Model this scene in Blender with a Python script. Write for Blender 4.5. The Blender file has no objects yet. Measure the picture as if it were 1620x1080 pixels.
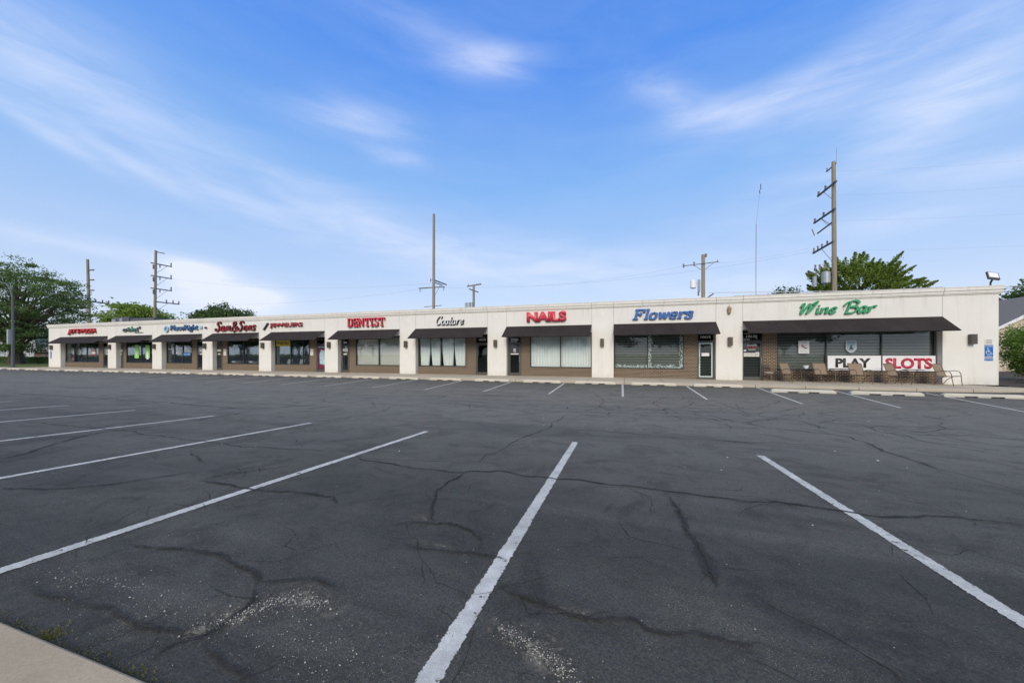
import bpy, bmesh, math, random
from mathutils import Vector, Matrix, noise as mnoise
R = math.radians
S = bpy.context.scene
COL = S.collection
# ------------------------------------------------------------------ camera, sky, sun, exposure
# world axes: +X along the shop front (to the right), +Y into the building, Z = 0 asphalt at the kerb
cam_d = bpy.data.cameras.new('camera'); cam = bpy.data.objects.new('camera', cam_d); COL.objects.link(cam)
cam.location = (0, 0, 1.54); cam.rotation_euler = (R(90), 0, R(17.3))
cam_d.sensor_width = 36; cam_d.lens = 36 * 570 / 1620; cam_d.shift_y = 19.2 / 1620
cam_d.clip_start = .05; cam_d.clip_end = 3000
S.camera = cam
SUN_EL, SUN_AZ = R(31), R(176)           # azimuth clockwise from +Y
W = bpy.data.worlds.new('World'); S.world = W; W.use_nodes = True
nt = W.node_tree; nt.nodes.clear()
def wn(t): return nt.nodes.new(t)
sky = wn('ShaderNodeTexSky'); sky.sky_type = 'NISHITA'; sky.sun_disc = False
sky.sun_elevation = SUN_EL; sky.sun_rotation = SUN_AZ
sky.air_density = 1.0; sky.dust_density = 0.6; sky.ozone_density = 3.0
def wmath(op, a, b=None, clamp=False):
    n = wn('ShaderNodeMath'); n.operation = op; n.use_clamp = clamp
    for i, v in enumerate((a, b)):
        if v is None: continue
        if isinstance(v, (int, float)): n.inputs[i].default_value = v
        else: nt.links.new(v, n.inputs[i])
    return n.outputs[0]
tc = wn('ShaderNodeTexCoord'); sep = wn('ShaderNodeSeparateXYZ'); nt.links.new(tc.outputs['Generated'], sep.inputs[0])
az = wmath('ARCTAN2', sep.outputs[0], sep.outputs[1]); el = wmath('ARCSINE', sep.outputs[2])
CLOUDS= [(-0.372, 0.679, 0.122, 0.031, 0.0, 0.6), (-0.715, 0.539, 0.115, 0.03, 0.052, 0.5), (-0.621, 0.486, 0.073, 0.023, -0.087, 0.45), (0.111, 0.582, 0.092, 0.03, -0.384, 0.45), (0.21, 0.523, 0.1, 0.025, 0.0, 0.6), (0.333, 0.516, 0.139, 0.031, 0.209, 0.5), (0.456, 0.51, 0.141, 0.042, 0.436, 0.35), (0.592, 0.502, 0.139, 0.057, 0.436, 0.35), (-1.182, 0.443, 0.152, 0.049, -0.052, 0.4), (-1.223, 0.364, 0.091, 0.013, -0.436, 0.45), (-1.121, 0.349, 0.109, 0.016, -0.384, 0.4), (-0.981, 0.34, 0.169, 0.033, -0.384, 0.4), (-0.715, 0.324, 0.261, 0.051, -0.314, 0.42), (-0.389, 0.271, 0.349, 0.058, -0.14, 0.35), (-1.223, 0.19, 0.132, 0.011, -0.087, 0.4), (-1.121, 0.194, 0.148, 0.015, -0.087, 0.25), (0.517, 0.396, 0.218, 0.049, 0.314, 0.4), (0.613, 0.3, 0.125, 0.023, -0.14, 0.45), (0.501, 0.25, 0.122, 0.02, 0.0, 0.3), (-0.985, 0.125, 0.075, 0.035, -0.1, 1.9), (-1.02, 0.165, 0.045, 0.022, 0.0, 1.5), (-0.92, 0.125, 0.05, 0.025, 0.0, 1.3), (-0.061, 0.217, 0.504, 0.055, 0.0, 0.3), (0.236, 0.148, 0.168, 0.038, 0.0, 0.3), (-0.592, 0.727, 0.148, 0.025, -0.087, 0.25), (-1.242, 0.493, 0.095, 0.052, 0.0, 0.25), (0.619, 0.41, 0.132, 0.054, 0.262, 0.3)]
dens = None
for a0, e0, la, lb, ang, s in CLOUDS:
    x = wmath('SUBTRACT', az, a0); y = wmath('SUBTRACT', el, e0)
    c, sn = math.cos(ang), math.sin(ang)
    xr = wmath('MULTIPLY', wmath('ADD', wmath('MULTIPLY', x, c), wmath('MULTIPLY', y, sn)), 1 / la)
    yr = wmath('MULTIPLY', wmath('SUBTRACT', wmath('MULTIPLY', y, c), wmath('MULTIPLY', x, sn)), 1 / lb)
    d = wmath('ADD', wmath('MULTIPLY', xr, xr), wmath('MULTIPLY', yr, yr))
    g = wmath('MULTIPLY', wmath('POWER', 2.718, wmath('MULTIPLY', d, -.9)), s)
    dens = g if dens is None else wmath('ADD', dens, g)
cmb = wn('ShaderNodeCombineXYZ'); nt.links.new(wmath('MULTIPLY', az, 2.6), cmb.inputs[0])
nt.links.new(wmath('ADD', wmath('MULTIPLY', el, 12), wmath('MULTIPLY', az, .7)), cmb.inputs[1])
nz = wn('ShaderNodeTexNoise'); nz.inputs['Scale'].default_value = 1.5; nz.inputs['Detail'].default_value = 8
nz.inputs['Roughness'].default_value = .6; nz.inputs['Distortion'].default_value = .35
nt.links.new(cmb.outputs[0], nz.inputs['Vector'])
nf = wmath('MULTIPLY', wmath('SUBTRACT', nz.outputs['Fac'], .33), 2.6, True)
veil = wmath('MULTIPLY', nf, .06)
horiz = wmath('MULTIPLY', wmath('POWER', 2.718, wmath('MULTIPLY', wmath('ABSOLUTE', el), -7)), .25)
cl = wmath('ADD', wmath('MULTIPLY', dens, wmath('ADD', wmath('MULTIPLY', nf, .75), .35)), veil)
cl = wmath('ADD', cl, horiz, True)
cl = wmath('MULTIPLY', cl, .93)
hsv = wn('ShaderNodeHueSaturation'); hsv.inputs['Saturation'].default_value = 1.1; hsv.inputs['Value'].default_value = 1.6
nt.links.new(sky.outputs[0], hsv.inputs['Color'])
ramp = wn('ShaderNodeValToRGB'); nt.links.new(wmath('MULTIPLY', wmath('MAXIMUM', el, 0), 1 / 1.57), ramp.inputs[0])     # clear summer air: pale at the horizon, strong blue higher up
E = ramp.color_ramp.elements; cols = [(0, (4.9, 5.35, 6.2)), (.06, (4.2, 4.95, 6.3)), (.13, (3.0, 4.2, 6.3)), (.27, (1.65, 3.3, 6.3)), (.42, (.68, 2.1, 6.1)), (.50, (.62, 1.95, 5.8)), (.64, (5.2, 5.5, 5.9)), (1, (6.6, 6.4, 6.0))]   # unseen white overhead, added to neutralise the blue light on the ground
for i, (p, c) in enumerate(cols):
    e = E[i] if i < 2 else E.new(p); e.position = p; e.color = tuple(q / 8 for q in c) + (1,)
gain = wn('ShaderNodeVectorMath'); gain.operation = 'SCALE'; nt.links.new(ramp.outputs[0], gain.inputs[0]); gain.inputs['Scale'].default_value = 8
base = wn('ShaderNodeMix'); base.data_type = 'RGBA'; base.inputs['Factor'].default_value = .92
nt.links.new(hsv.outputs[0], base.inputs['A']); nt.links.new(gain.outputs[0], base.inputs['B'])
mx = wn('ShaderNodeMix'); mx.data_type = 'RGBA'
nt.links.new(cl, mx.inputs['Factor']); nt.links.new(base.outputs['Result'], mx.inputs['A']); mx.inputs['B'].default_value = (5.8, 6.2, 7.4, 1)
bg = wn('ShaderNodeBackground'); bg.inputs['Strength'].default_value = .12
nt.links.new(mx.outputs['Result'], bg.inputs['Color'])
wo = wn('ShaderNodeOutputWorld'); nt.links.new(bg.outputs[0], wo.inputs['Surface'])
sd = bpy.data.lights.new('sun', 'SUN'); sd.energy = 2.35; sd.angle = R(30); sd.color = (1, .88, .69)
so = bpy.data.objects.new('sun', sd); COL.objects.link(so)
so.rotation_euler = (R(90) - SUN_EL, 0, R(180) - SUN_AZ + 0)
S.view_settings.view_transform = 'Standard'; S.view_settings.look = 'None'
S.view_settings.exposure = 0.27; S.view_settings.gamma = 1; S.view_settings.use_curve_mapping = False
S.cycles.max_bounces = 6; S.cycles.transparent_max_bounces = 12
rnd = random.Random(7)

# ------------------------------------------------------------------ materials
class Mat:
    def __init__(s, name):
        s.m = bpy.data.materials.new(name); s.m.use_nodes = True; s.t = s.m.node_tree
        s.b = s.t.nodes['Principled BSDF']; s.o = s.t.nodes['Material Output']; s._c = None
    def n(s, t, **k):
        q = s.t.nodes.new(t)
        for a, v in k.items(): setattr(q, a, v)
        return q
    def put(s, sock, v):
        if isinstance(v, bpy.types.NodeSocket): s.t.links.new(v, sock)
        elif isinstance(v, tuple) and len(v) == 3 and sock.type == 'RGBA': sock.default_value = (*v, 1)
        else: sock.default_value = v
    def co(s):
        if s._c is None: s._c = s.n('ShaderNodeTexCoord').outputs['Object']
        return s._c
    def world(s): return s.n('ShaderNodeNewGeometry').outputs['Position']
    def mp(s, scale, vec=None, loc=(0, 0, 0)):
        q = s.n('ShaderNodeMapping'); s.put(q.inputs['Vector'], vec or s.co()); q.inputs['Scale'].default_value = scale if isinstance(scale, tuple) else (scale,) * 3
        q.inputs['Location'].default_value = loc
        return q.outputs[0]
    def noise(s, scale, detail=4, rough=.6, vec=None, dist=0):
        q = s.n('ShaderNodeTexNoise'); s.put(q.inputs['Vector'], vec or s.co())
        q.inputs['Scale'].default_value = scale; q.inputs['Detail'].default_value = detail; q.inputs['Roughness'].default_value = rough; q.inputs['Distortion'].default_value = dist
        return q.outputs['Fac']
    def vor(s, scale, vec=None, feature='F1', out='Distance', rnd_=1):
        q = s.n('ShaderNodeTexVoronoi', feature=feature); s.put(q.inputs['Vector'], vec or s.co()); q.inputs['Scale'].default_value = scale
        q.inputs['Randomness'].default_value = rnd_
        return q.outputs[out]
    def mr(s, v, a, b, c=0., d=1.):
        q = s.n('ShaderNodeMapRange'); s.put(q.inputs[0], v)
        for i, x in enumerate((a, b, c, d)): s.put(q.inputs[i + 1], x)
        return q.outputs[0]
    def ma(s, op, a, b=None):
        q = s.n('ShaderNodeMath', operation=op); s.put(q.inputs[0], a)
        if b is not None: s.put(q.inputs[1], b)
        return q.outputs[0]
    def mix(s, f, a, b, blend='MIX'):
        q = s.n('ShaderNodeMix', data_type='RGBA', blend_type=blend); s.put(q.inputs['Factor'], f); s.put(q.inputs['A'], a); s.put(q.inputs['B'], b)
        return q.outputs['Result']
    def set(s, col=None, rough=None, spec=None, metal=None):
        if col is not None: s.put(s.b.inputs['Base Color'], col)
        if rough is not None: s.put(s.b.inputs['Roughness'], rough)
        if spec is not None: s.put(s.b.inputs['Specular IOR Level'], spec)
        if metal is not None: s.put(s.b.inputs['Metallic'], metal)
        return s
    def bump(s, h, strength=.3, dist=.01):
        q = s.n('ShaderNodeBump'); q.inputs['Strength'].default_value = strength; q.inputs['Distance'].default_value = dist
        s.put(q.inputs['Height'], h); s.t.links.new(q.outputs[0], s.b.inputs['Normal']); return s
def simple(name, col, rough=.6, var=.12, scale=6, spec=.5, metal=0):
    m = Mat(name); f = m.noise(scale, 5)
    m.set(m.mix(m.mr(f, .3, .7), tuple(c * (1 - var) for c in col), tuple(min(1, c * (1 + var)) for c in col)), rough, spec, metal)
    return m.m
def segd(m, co, p, q):
    """distance on the ground from co to the segment p-q"""
    L = math.hypot(q[0] - p[0], q[1] - p[1]) or 1e-6; d = ((q[0] - p[0]) / L, (q[1] - p[1]) / L, 0)
    fl = m.n('ShaderNodeVectorMath', operation='MULTIPLY'); m.put(fl.inputs[0], co); fl.inputs[1].default_value = (1, 1, 0)
    r = m.n('ShaderNodeVectorMath', operation='SUBTRACT'); m.put(r.inputs[0], fl.outputs[0]); r.inputs[1].default_value = (p[0], p[1], 0)
    t = m.n('ShaderNodeVectorMath', operation='DOT_PRODUCT'); m.put(t.inputs[0], r.outputs[0]); t.inputs[1].default_value = d
    tc_ = m.mr(t.outputs['Value'], 0, L, 0, L); sc = m.n('ShaderNodeVectorMath', operation='SCALE'); sc.inputs[0].default_value = d; m.put(sc.inputs['Scale'], tc_)
    e = m.n('ShaderNodeVectorMath', operation='DISTANCE'); m.put(e.inputs[0], r.outputs[0]); m.put(e.inputs[1], sc.outputs[0]); return e.outputs['Value']
def mk_asphalt():
    m = Mat('asphalt'); co = m.co()
    big = m.noise(.30, 6, .66, dist=.6); streak = m.noise(1.0, 6, .68, m.mp((.10, .8, 1)), .5)
    mid = m.noise(1.4, 7, .74, dist=.8); fine = m.noise(95, 3, .75); med = m.noise(11, 7, .78); pt = m.noise(4.2, 6, .75, dist=.5)
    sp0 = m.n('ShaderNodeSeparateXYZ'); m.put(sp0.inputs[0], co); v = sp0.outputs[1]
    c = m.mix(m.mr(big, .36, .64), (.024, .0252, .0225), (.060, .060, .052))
    lane_sheen = m.ma('MULTIPLY', m.mr(m.ma('ADD', v, m.ma('MULTIPLY', big, 3.0)), 3.2, 10.5), m.mr(v, 19.5, 15.0, .30, 1))  # pale worn lane, with the far asphalt's grazing sheen put into the colour
    c = m.mix(m.ma('MULTIPLY', lane_sheen, .72), c, (.330, .315, .270))
    c = m.mix(m.mr(streak, .45, .62, 0, .55), c, (.165, .163, .147))
    c = m.mix(m.mr(streak, .47, .36, 0, .45), c, (.050, .052, .050))
    c = m.mix(m.mr(mid, .50, .62, 0, m.mr(v, 2, 9, .60, .30)), c, (.027, .028, .027))
    c = m.mix(m.mr(pt, .56, .70, 0, .55), c, (.085, .080, .064))
    c = m.mix(m.mr(med, .42, .70, 0, .38), c, (.115, .113, .104))
    c = m.mix(m.mr(fine, .38, .62, .0, .7), c, (.014, .015, .015))
    c = m.mix(m.mr(m.noise(48, 4, .8), .56, .70, .0, .5), c, (.13, .125, .11))
    # drips and spots
    spo = m.n('ShaderNodeTexVoronoi'); m.put(spo.inputs['Vector'], m.mp((1, 1, 0))); spo.inputs['Scale'].default_value = 1.7
    c = m.mix(m.ma('MULTIPLY', m.mr(m.ma('ADD', spo.outputs['Distance'], m.ma('MULTIPLY', pt, .12)), .13, .085), m.mr(big, .45, .55, 0, .6)), c, (.015, .015, .016))
    # crumbled patches: tan binder with pale stones showing
    near = m.mr(v, 1.0, 6.0, 1, .0)
    wear = m.ma('MULTIPLY', m.mr(m.noise(1.3, 7, .75), .545, .70, 0, .8), near)
    core = None
    for (p, q, r, s_, k) in (((-1.90, 1.20), (-1.70, 1.52), .11, 1.7, 1), ((-1.72, 1.50), (-1.45, 1.50), .09, 1.3, 1), ((-.55, 1.62), (-.19, 1.47), .085, 1.7, 1), ((-.36, 1.58), (-.30, 1.66), .07, 1.0, 1),
                       ((-3.5, 1.24), (-1.96, 1.26), .20, .75, 0), ((-1.7, 1.42), (-1.0, 1.2), .26, .8, 0), ((-2.3, 1.1), (-2.0, 1.1), .1, .5, 0), ((-4.9, 1.7), (-4.0, 2.6), .45, .5, 0), ((-1.75, 2.6), (-1.2, 2.4), .25, .55, 0), ((.3, 2.1), (.6, 1.9), .14, .7, 0), ((-.9, 1.35), (-.4, 1.3), .12, .6, 0), ((-4.4, 3.3), (-3.4, 2.9), .3, .35, 0), ((.30, 2.15), (.95, 1.65), .20, .75, 0), ((.25, 1.95), (.1, 1.75), .08, .9, 0), ((-.05, 1.82), (-.35, 1.86), .05, .9, 1), ((-1.45, 2.25), (-1.0, 2.2), .04, .9, 1), ((-1.6, 2.65), (-1.5, 2.5), .07, .9, 1), ((-2.9, 1.75), (-2.2, 2.4), .28, .5, 0)):
        g = m.ma('MULTIPLY', m.mr(segd(m, co, p, q), r * 1.25, r * .1), s_)
        wear = m.ma('ADD', wear, g)
        if k: core = g if core is None else m.ma('ADD', core, g)
    rag = m.noise(7, 7, .8); wear = m.ma('MULTIPLY', wear, m.mr(rag, .40, .58)); core = m.ma('MULTIPLY', core, m.mr(m.noise(9, 8, .85, dist=.7), .47, .57))
    c = m.mix(m.ma('MINIMUM', m.ma('MULTIPLY', wear, .22), .35), c, (.105, .098, .078))
    c = m.mix(m.ma('MINIMUM', m.ma('MULTIPLY', core, .75), .85), c, m.mix(m.mr(m.noise(60, 5, .8), .35, .65), (.055, .048, .036), (.30, .27, .21)))
    gmask = None; gc = None
    for sc_, thr in ((210, .40), (420, .46)):
        vd = m.n('ShaderNodeTexVoronoi'); m.put(vd.inputs['Vector'], m.mp((1, 1, 0), loc=(sc_ * .01, 0, 0))); vd.inputs['Scale'].default_value = sc_
        cs = m.n('ShaderNodeSeparateColor'); m.put(cs.inputs[0], vd.outputs['Color'])
        gr = m.ma('MULTIPLY', m.ma('LESS_THAN', vd.outputs['Distance'], m.ma('MULTIPLY', cs.outputs[1], thr)), m.ma('LESS_THAN', cs.outputs[0], m.ma('MULTIPLY', wear, .56)))
        c = m.mix(gr, c, m.mix(cs.outputs[2], (.13, .12, .09), (.46, .44, .38))); gmask = gr if gmask is None else m.ma('MAXIMUM', gmask, gr)
    m.set(c, m.mr(mid, .3, .7, .72, .9), .3)
    h = m.ma('ADD', m.ma('ADD', m.ma('MULTIPLY', fine, .6), m.ma('MULTIPLY', med, 1.0)), m.ma('MULTIPLY', gmask, .7))
    h = m.ma('SUBTRACT', h, m.ma('MULTIPLY', m.ma('MINIMUM', core, 1), .9))
    m.bump(h, .9, .009)
    return m.m
def mask_mat(m, f):
    tr = m.n('ShaderNodeBsdfTransparent'); ms = m.n('ShaderNodeMixShader'); m.put(ms.inputs[0], f)
    m.t.links.new(tr.outputs[0], ms.inputs[1]); m.t.links.new(m.b.outputs[0], ms.inputs[2]); m.t.links.new(ms.outputs[0], m.o.inputs['Surface'])
def mk_paint():
    m = Mat('line_paint'); co = m.world(); at = m.n('ShaderNodeAttribute', attribute_name='edge').outputs['Fac']
    # worn traffic paint: flaked spots and ragged edges let the asphalt show through
    fl = m.noise(19, 7, .82, co); blot = m.noise(3.2, 5, .75, co)
    keep = m.ma('LESS_THAN', m.ma('ADD', fl, m.ma('MULTIPLY', blot, .6)), .925)
    edge = m.ma('GREATER_THAN', m.ma('ADD', at, m.ma('MULTIPLY', m.ma('SUBTRACT', m.noise(22, 6, .8, co), .5), 1.1)), .16)
    c = m.mix(m.mr(m.noise(6, 7, .75, co), .35, .70), (.62, .62, .59), (.36, .36, .34))
    c = m.mix(m.mr(m.noise(140, 3, .7, co), .5, .70, 0, .5), c, (.16, .16, .16))
    m.set(c, .75, .3).bump(m.noise(110, 4, .75, co), .5, .005)
    mask_mat(m, m.ma('MULTIPLY', keep, edge)); return m.m
def mk_seal(name, a, b, scale, soft, thr, amp, hole):
    m = Mat(name); co = m.world(); at = m.n('ShaderNodeAttribute', attribute_name='edge').outputs['Fac']
    m.set(m.mix(m.mr(m.noise(30, 6, .8, co), .35, .65), a, b), .8, .3)
    f = m.mr(m.ma('ADD', at, m.ma('MULTIPLY', m.ma('SUBTRACT', m.noise(scale, 7, .82, co), .5), amp)), thr, thr + soft)
    f = m.ma('MULTIPLY', f, m.mr(m.noise(1.8, 5, .7, co), .36, .62, hole, .85))
    m.bump(m.noise(60, 4, .75, co), .5, .006); mask_mat(m, f); return m.m
def mk_concrete(name, a, b, joint=None):
    m = Mat(name); co = m.world()
    c = m.mix(m.mr(m.noise(1.1, 6, .7, co), .3, .7), a, b)
    c = m.mix(m.mr(m.noise(60, 4, .7, co), .35, .75, 0, .5), c, tuple(x * .66 for x in a))
    c = m.mix(m.mr(m.noise(7, 6, .75, co), .56, .7, 0, .5), c, tuple(x * .6 for x in a))
    if joint:
        sep = m.n('ShaderNodeSeparateXYZ'); m.put(sep.inputs[0], co)
        fr = m.ma('PINGPONG', sep.outputs[0], joint / 2)
        c = m.mix(m.ma('LESS_THAN', fr, .012), c, (.10, .085, .065))
    m.set(c, .88, .3).bump(m.noise(90, 4, .75, co), .4, .006)
    return m.m
def mk_stucco():
    m = Mat('cream_stucco'); co = m.world()
    c = m.mix(m.mr(m.noise(.5, 6, .65, co), .3, .7), (.71, .69, .635), (.765, .745, .69))
    st = m.noise(2.2, 6, .7, m.mp((1.6, 1.6, .12), co))
    c = m.mix(m.mr(st, .54, .74, 0, .40), c, (.56, .52, .44))
    sep = m.n('ShaderNodeSeparateXYZ'); m.put(sep.inputs[0], co)
    rs = m.ma('MULTIPLY', m.mr(m.noise(3.4, 6, .8, m.mp((1.5, 1.5, .05), co)), .54, .72), m.mr(sep.outputs[2], 3.5, 4.3, 0, .6))
    c = m.mix(rs, c, (.40, .36, .29))
    base = m.ma('MULTIPLY', m.mr(sep.outputs[2], .5, .12), m.mr(m.noise(5, 5, .7, co), .35, .65))
    c = m.mix(m.ma('MULTIPLY', base, .4), c, (.42, .38, .31))
    m.set(c, .9, .25).bump(m.noise(45, 5, .75, co), .35, .008)
    return m.m
def mk_brick():
    m = Mat('tan_brick'); co = m.world()
    sep = m.n('ShaderNodeSeparateXYZ'); m.put(sep.inputs[0], co); cmb = m.n('ShaderNodeCombineXYZ')
    m.t.links.new(m.ma('ADD', sep.outputs[0], sep.outputs[1]), cmb.inputs[0]); m.t.links.new(sep.outputs[2], cmb.inputs[1])
    q = m.n('ShaderNodeTexBrick'); m.t.links.new(cmb.outputs[0], q.inputs['Vector'])
    q.offset = .5; q.inputs['Scale'].default_value = 1; q.inputs['Brick Width'].default_value = .205; q.inputs['Row Height'].default_value = .076
    q.inputs['Mortar Size'].default_value = .009; q.inputs['Mortar Smooth'].default_value = .1; q.inputs['Bias'].default_value = -.1
    q.inputs['Color1'].default_value = (.046, .027, .019, 1); q.inputs['Color2'].default_value = (.115, .066, .042, 1); q.inputs['Mortar'].default_value = (.47, .40, .29, 1)
    c = m.mix(m.mr(m.noise(9, 4, .7, co), .3, .7, 0, .4), q.outputs['Color'], (.17, .125, .085))
    m.set(c, .85, .3).bump(m.ma('MULTIPLY', q.outputs['Fac'], -1), .5, .008)
    return m.m
def mk_glass(name='shop_glass', tint=(.93, .95, .95), base=1.1):
    m = Mat(name); t = m.t; t.nodes.remove(m.b)
    tr = m.n('ShaderNodeBsdfTransparent'); tr.inputs[0].default_value = (*tint, 1)
    gl = m.n('ShaderNodeBsdfGlossy'); gl.inputs['Roughness'].default_value = .02; gl.inputs['Color'].default_value = (.9, .95, .97, 1)
    nz = m.noise(1.3, 2, .5); bp = m.n('ShaderNodeBump'); bp.inputs['Strength'].default_value = .03; bp.inputs['Distance'].default_value = .05
    t.links.new(nz, bp.inputs['Height']); t.links.new(bp.outputs[0], gl.inputs['Normal'])
    fr = m.n('ShaderNodeFresnel'); fr.inputs['IOR'].default_value = 1.45
    f = m.ma('MINIMUM', m.ma('MULTIPLY', fr.outputs[0], base), .8)
    ms = m.n('ShaderNodeMixShader'); t.links.new(f, ms.inputs[0]); t.links.new(tr.outputs[0], ms.inputs[1]); t.links.new(gl.outputs[0], ms.inputs[2])
    t.links.new(ms.outputs[0], m.o.inputs['Surface']); return m.m
def mk_blinds():
    m = Mat('grey_blinds'); sep = m.n('ShaderNodeSeparateXYZ'); m.put(sep.inputs[0], m.world())
    fr = m.ma('FRACT', m.ma('MULTIPLY', sep.outputs[2], 1 / .15))
    c = m.mix(m.mr(fr, .55, .95), (.15, .165, .15), (.022, .030, .028))
    m.set(c, .6).bump(fr, .5, .02); return m.m
def mk_vertical(name, a, b, w):
    m = Mat(name); co = m.world(); sep = m.n('ShaderNodeSeparateXYZ'); m.put(sep.inputs[0], co)
    fr = m.ma('FRACT', m.ma('MULTIPLY', sep.outputs[0], 1 / w))
    c = m.mix(m.mr(fr, .8, 1.0), a, b); m.set(m.mix(m.mr(m.noise(1.2, 3, .6, co), .35, .7, 0, .3), c, b), .8).bump(fr, .3, .02); return m.m
def mk_leaf(name, a, b, hue=.03):
    m = Mat(name); co = m.co(); t = m.t
    g = m.n('ShaderNodeNewGeometry')
    r = g.outputs['Random Per Island']
    c = m.mix(r, a, b); c = m.mix(m.mr(m.noise(.55, 4, .6), .38, .66), c, tuple(x * 1.25 for x in b))
    m.set(c, .55, .35)
    tl = m.n('ShaderNodeBsdfTranslucent'); m.put(tl.inputs[0], m.mix(.5, c, (b[0] * 1.6, b[1] * 1.7, b[2] * .8)))
    ms = m.n('ShaderNodeMixShader'); ms.inputs[0].default_value = .4
    t.links.new(m.b.outputs[0], ms.inputs[1]); t.links.new(tl.outputs[0], ms.inputs[2]); t.links.new(ms.outputs[0], m.o.inputs['Surface'])
    return m.m
def mk_bark(name, a, b, zs=.2):
    m = Mat(name); n_ = m.noise(8, 6, .75, m.mp((1, 1, zs)))
    m.set(m.mix(m.mr(n_, .3, .7), a, b), .9, .2).bump(n_, .6, .02); return m.m
M = dict(
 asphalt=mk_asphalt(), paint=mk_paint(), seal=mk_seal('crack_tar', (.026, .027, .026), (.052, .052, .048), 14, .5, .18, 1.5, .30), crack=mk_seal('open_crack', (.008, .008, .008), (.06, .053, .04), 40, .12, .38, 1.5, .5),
 walk=mk_concrete('sidewalk_concrete', (.44, .38, .29), (.55, .485, .385), 1.9), kerbtop=mk_concrete('near_concrete', (.37, .305, .215), (.46, .385, .28)),
 stop=mk_concrete('stop_concrete', (.58, .52, .41), (.70, .64, .53)), stopr=mk_concrete('weathered_stop_concrete', (.50, .47, .40), (.62, .59, .51)),
 stucco=mk_stucco(), brick=mk_brick(), glass=mk_glass(), glassd=mk_glass('door_glass', (.60, .64, .64), 1.5),
 frame=simple('dark_bronze_metal', (.034, .036, .034), .45, .2), doorframe=simple('door_bronze_metal', (.085, .078, .066), .45, .2),
 awning=None, cap=simple('cap_metal', (.62, .59, .53), .6, .08), greycap=simple('grey_flashing', (.30, .30, .30), .5, .2),
 lampbox=simple('bronze_lamp_metal', (.075, .065, .055), .5, .2), lens=simple('lamp_lens', (.55, .56, .58), .25, .1),
 black=simple('black_metal', (.018, .018, .02), .5), steel=simple('galvanised_steel', (.38, .40, .42), .45, .15, metal=.4),
 dark=simple('dark_room', (.035, .037, .038), .9, .4, 1), mid=simple('shop_interior_paint', (.16, .16, .15), .9, .3, 1), floor=simple('shop_floor', (.12, .10, .08), .6, .3),
 white=simple('white_plastic', (.78, .78, .78), .5, .05), offwhite=simple('offwhite_paint', (.70, .69, .64), .6, .08),
 red=simple('red_acrylic', (.62, .035, .045), .4, .06, spec=.4), redd=simple('deep_red_acrylic', (.34, .03, .035), .4, .08), pink=simple('rose_red_acrylic', (.60, .055, .085), .4, .06),
 blue=simple('blue_acrylic', (.008, .105, .36), .4, .06), green=simple('green_acrylic', (.03, .30, .13), .4, .06), grey=simple('grey_acrylic', (.09, .12, .115), .4), navy=simple('slate_blue_acrylic', (.05, .13, .27), .4, .06),
 lime=simple('lime_poster', (.30, .72, .14), .6, .05), yellow=simple('yellow_banner', (.62, .50, .03), .6, .06), bannerred=simple('banner_red', (.50, .035, .07), .5, .04), bannerblack=simple('banner_black', (.03, .028, .03), .5),
 signblue=simple('sign_blue', (.01, .14, .42), .4, .05), teal=simple('painted_leaf_white', (.48, .60, .57), .6, .1, 20), purple=simple('wine_purple_poster', (.14, .02, .05), .5, .3, 3), skyblue=simple('pale_blue_print', (.38, .52, .60), .5, .3, 4),
 curtain=mk_vertical('white_curtain', (.88, .90, .88), (.70, .73, .73), .16), vblind=mk_vertical('pale_vertical_blinds', (.66, .65, .59), (.50, .49, .44), .09), tanblind=mk_vertical('tan_roller_blind', (.36, .32, .21), (.27, .24, .16), .3), blinds=mk_blinds(),
 sling=simple('tan_sling_fabric', (.25, .185, .125), .8, .12, 30), chairmetal=simple('bronze_chair_metal', (.10, .07, .05), .45, .2), rock=simple('pale_stone', (.42, .40, .37), .9, .3, 8),
 pole=mk_bark('weathered_pole_wood', (.20, .165, .12), (.36, .315, .24), .06), arm=simple('grey_crossarm_wood', (.12, .11, .10), .8, .25), wire=simple('cable', (.22, .23, .25), .6), wirel=simple('bright_cable', (.50, .52, .52), .5), ins=simple('insulator', (.22, .19, .17), .3),
 bark=mk_bark('tree_bark', (.055, .045, .035), (.12, .10, .08)), leafa=mk_leaf('locust_leaves', (.060, .105, .035), (.12, .18, .06)), leafb=mk_leaf('maple_leaves', (.10, .15, .03), (.20, .27, .055)),
 leafc=mk_leaf('dark_leaves', (.045, .085, .028), (.085, .135, .045)), leafd=mk_leaf('bush_leaves', (.08, .15, .03), (.16, .25, .05)), leafp=mk_leaf('purple_leaves', (.06, .04, .045), (.12, .09, .09)),
 grass=None, soil=simple('mulch', (.05, .038, .03), .95, .4, 12), siding=None, shingle=simple('asphalt_shingle', (.175, .165, .155), .9, .3, 14), trim=simple('white_trim', (.74, .74, .72), .5, .05),
 metalwall=simple('grey_metal_siding', (.42, .44, .46), .5, .08), gravelroof=simple('gravel_roof', (.3, .29, .27), .9, .2), slate=simple('dark_slate_metal', (.09, .10, .11), .6, .2))
m = Mat('brown_awning_canvas'); c = m.mix(m.mr(m.noise(1.6, 6, .7, m.world()), .35, .7), (.022, .017, .0165), (.035, .029, .028))
m.set(m.mix(m.mr(m.noise(90, 2, .6, m.world()), .4, .7, 0, .3), c, (.06, .05, .047)), .85, .25).bump(m.noise(2.4, 3, .5, m.world()), .25, .05); q = m.n('ShaderNodeSeparateXYZ'); m.put(q.inputs[0], m.world()); sm = m.ma('LESS_THAN', m.ma('PINGPONG', q.outputs[0], .62), .012); m.set(m.mix(m.ma('MULTIPLY', sm, .8), c, (.008, .007, .007))); M['awning'] = m.m
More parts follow.
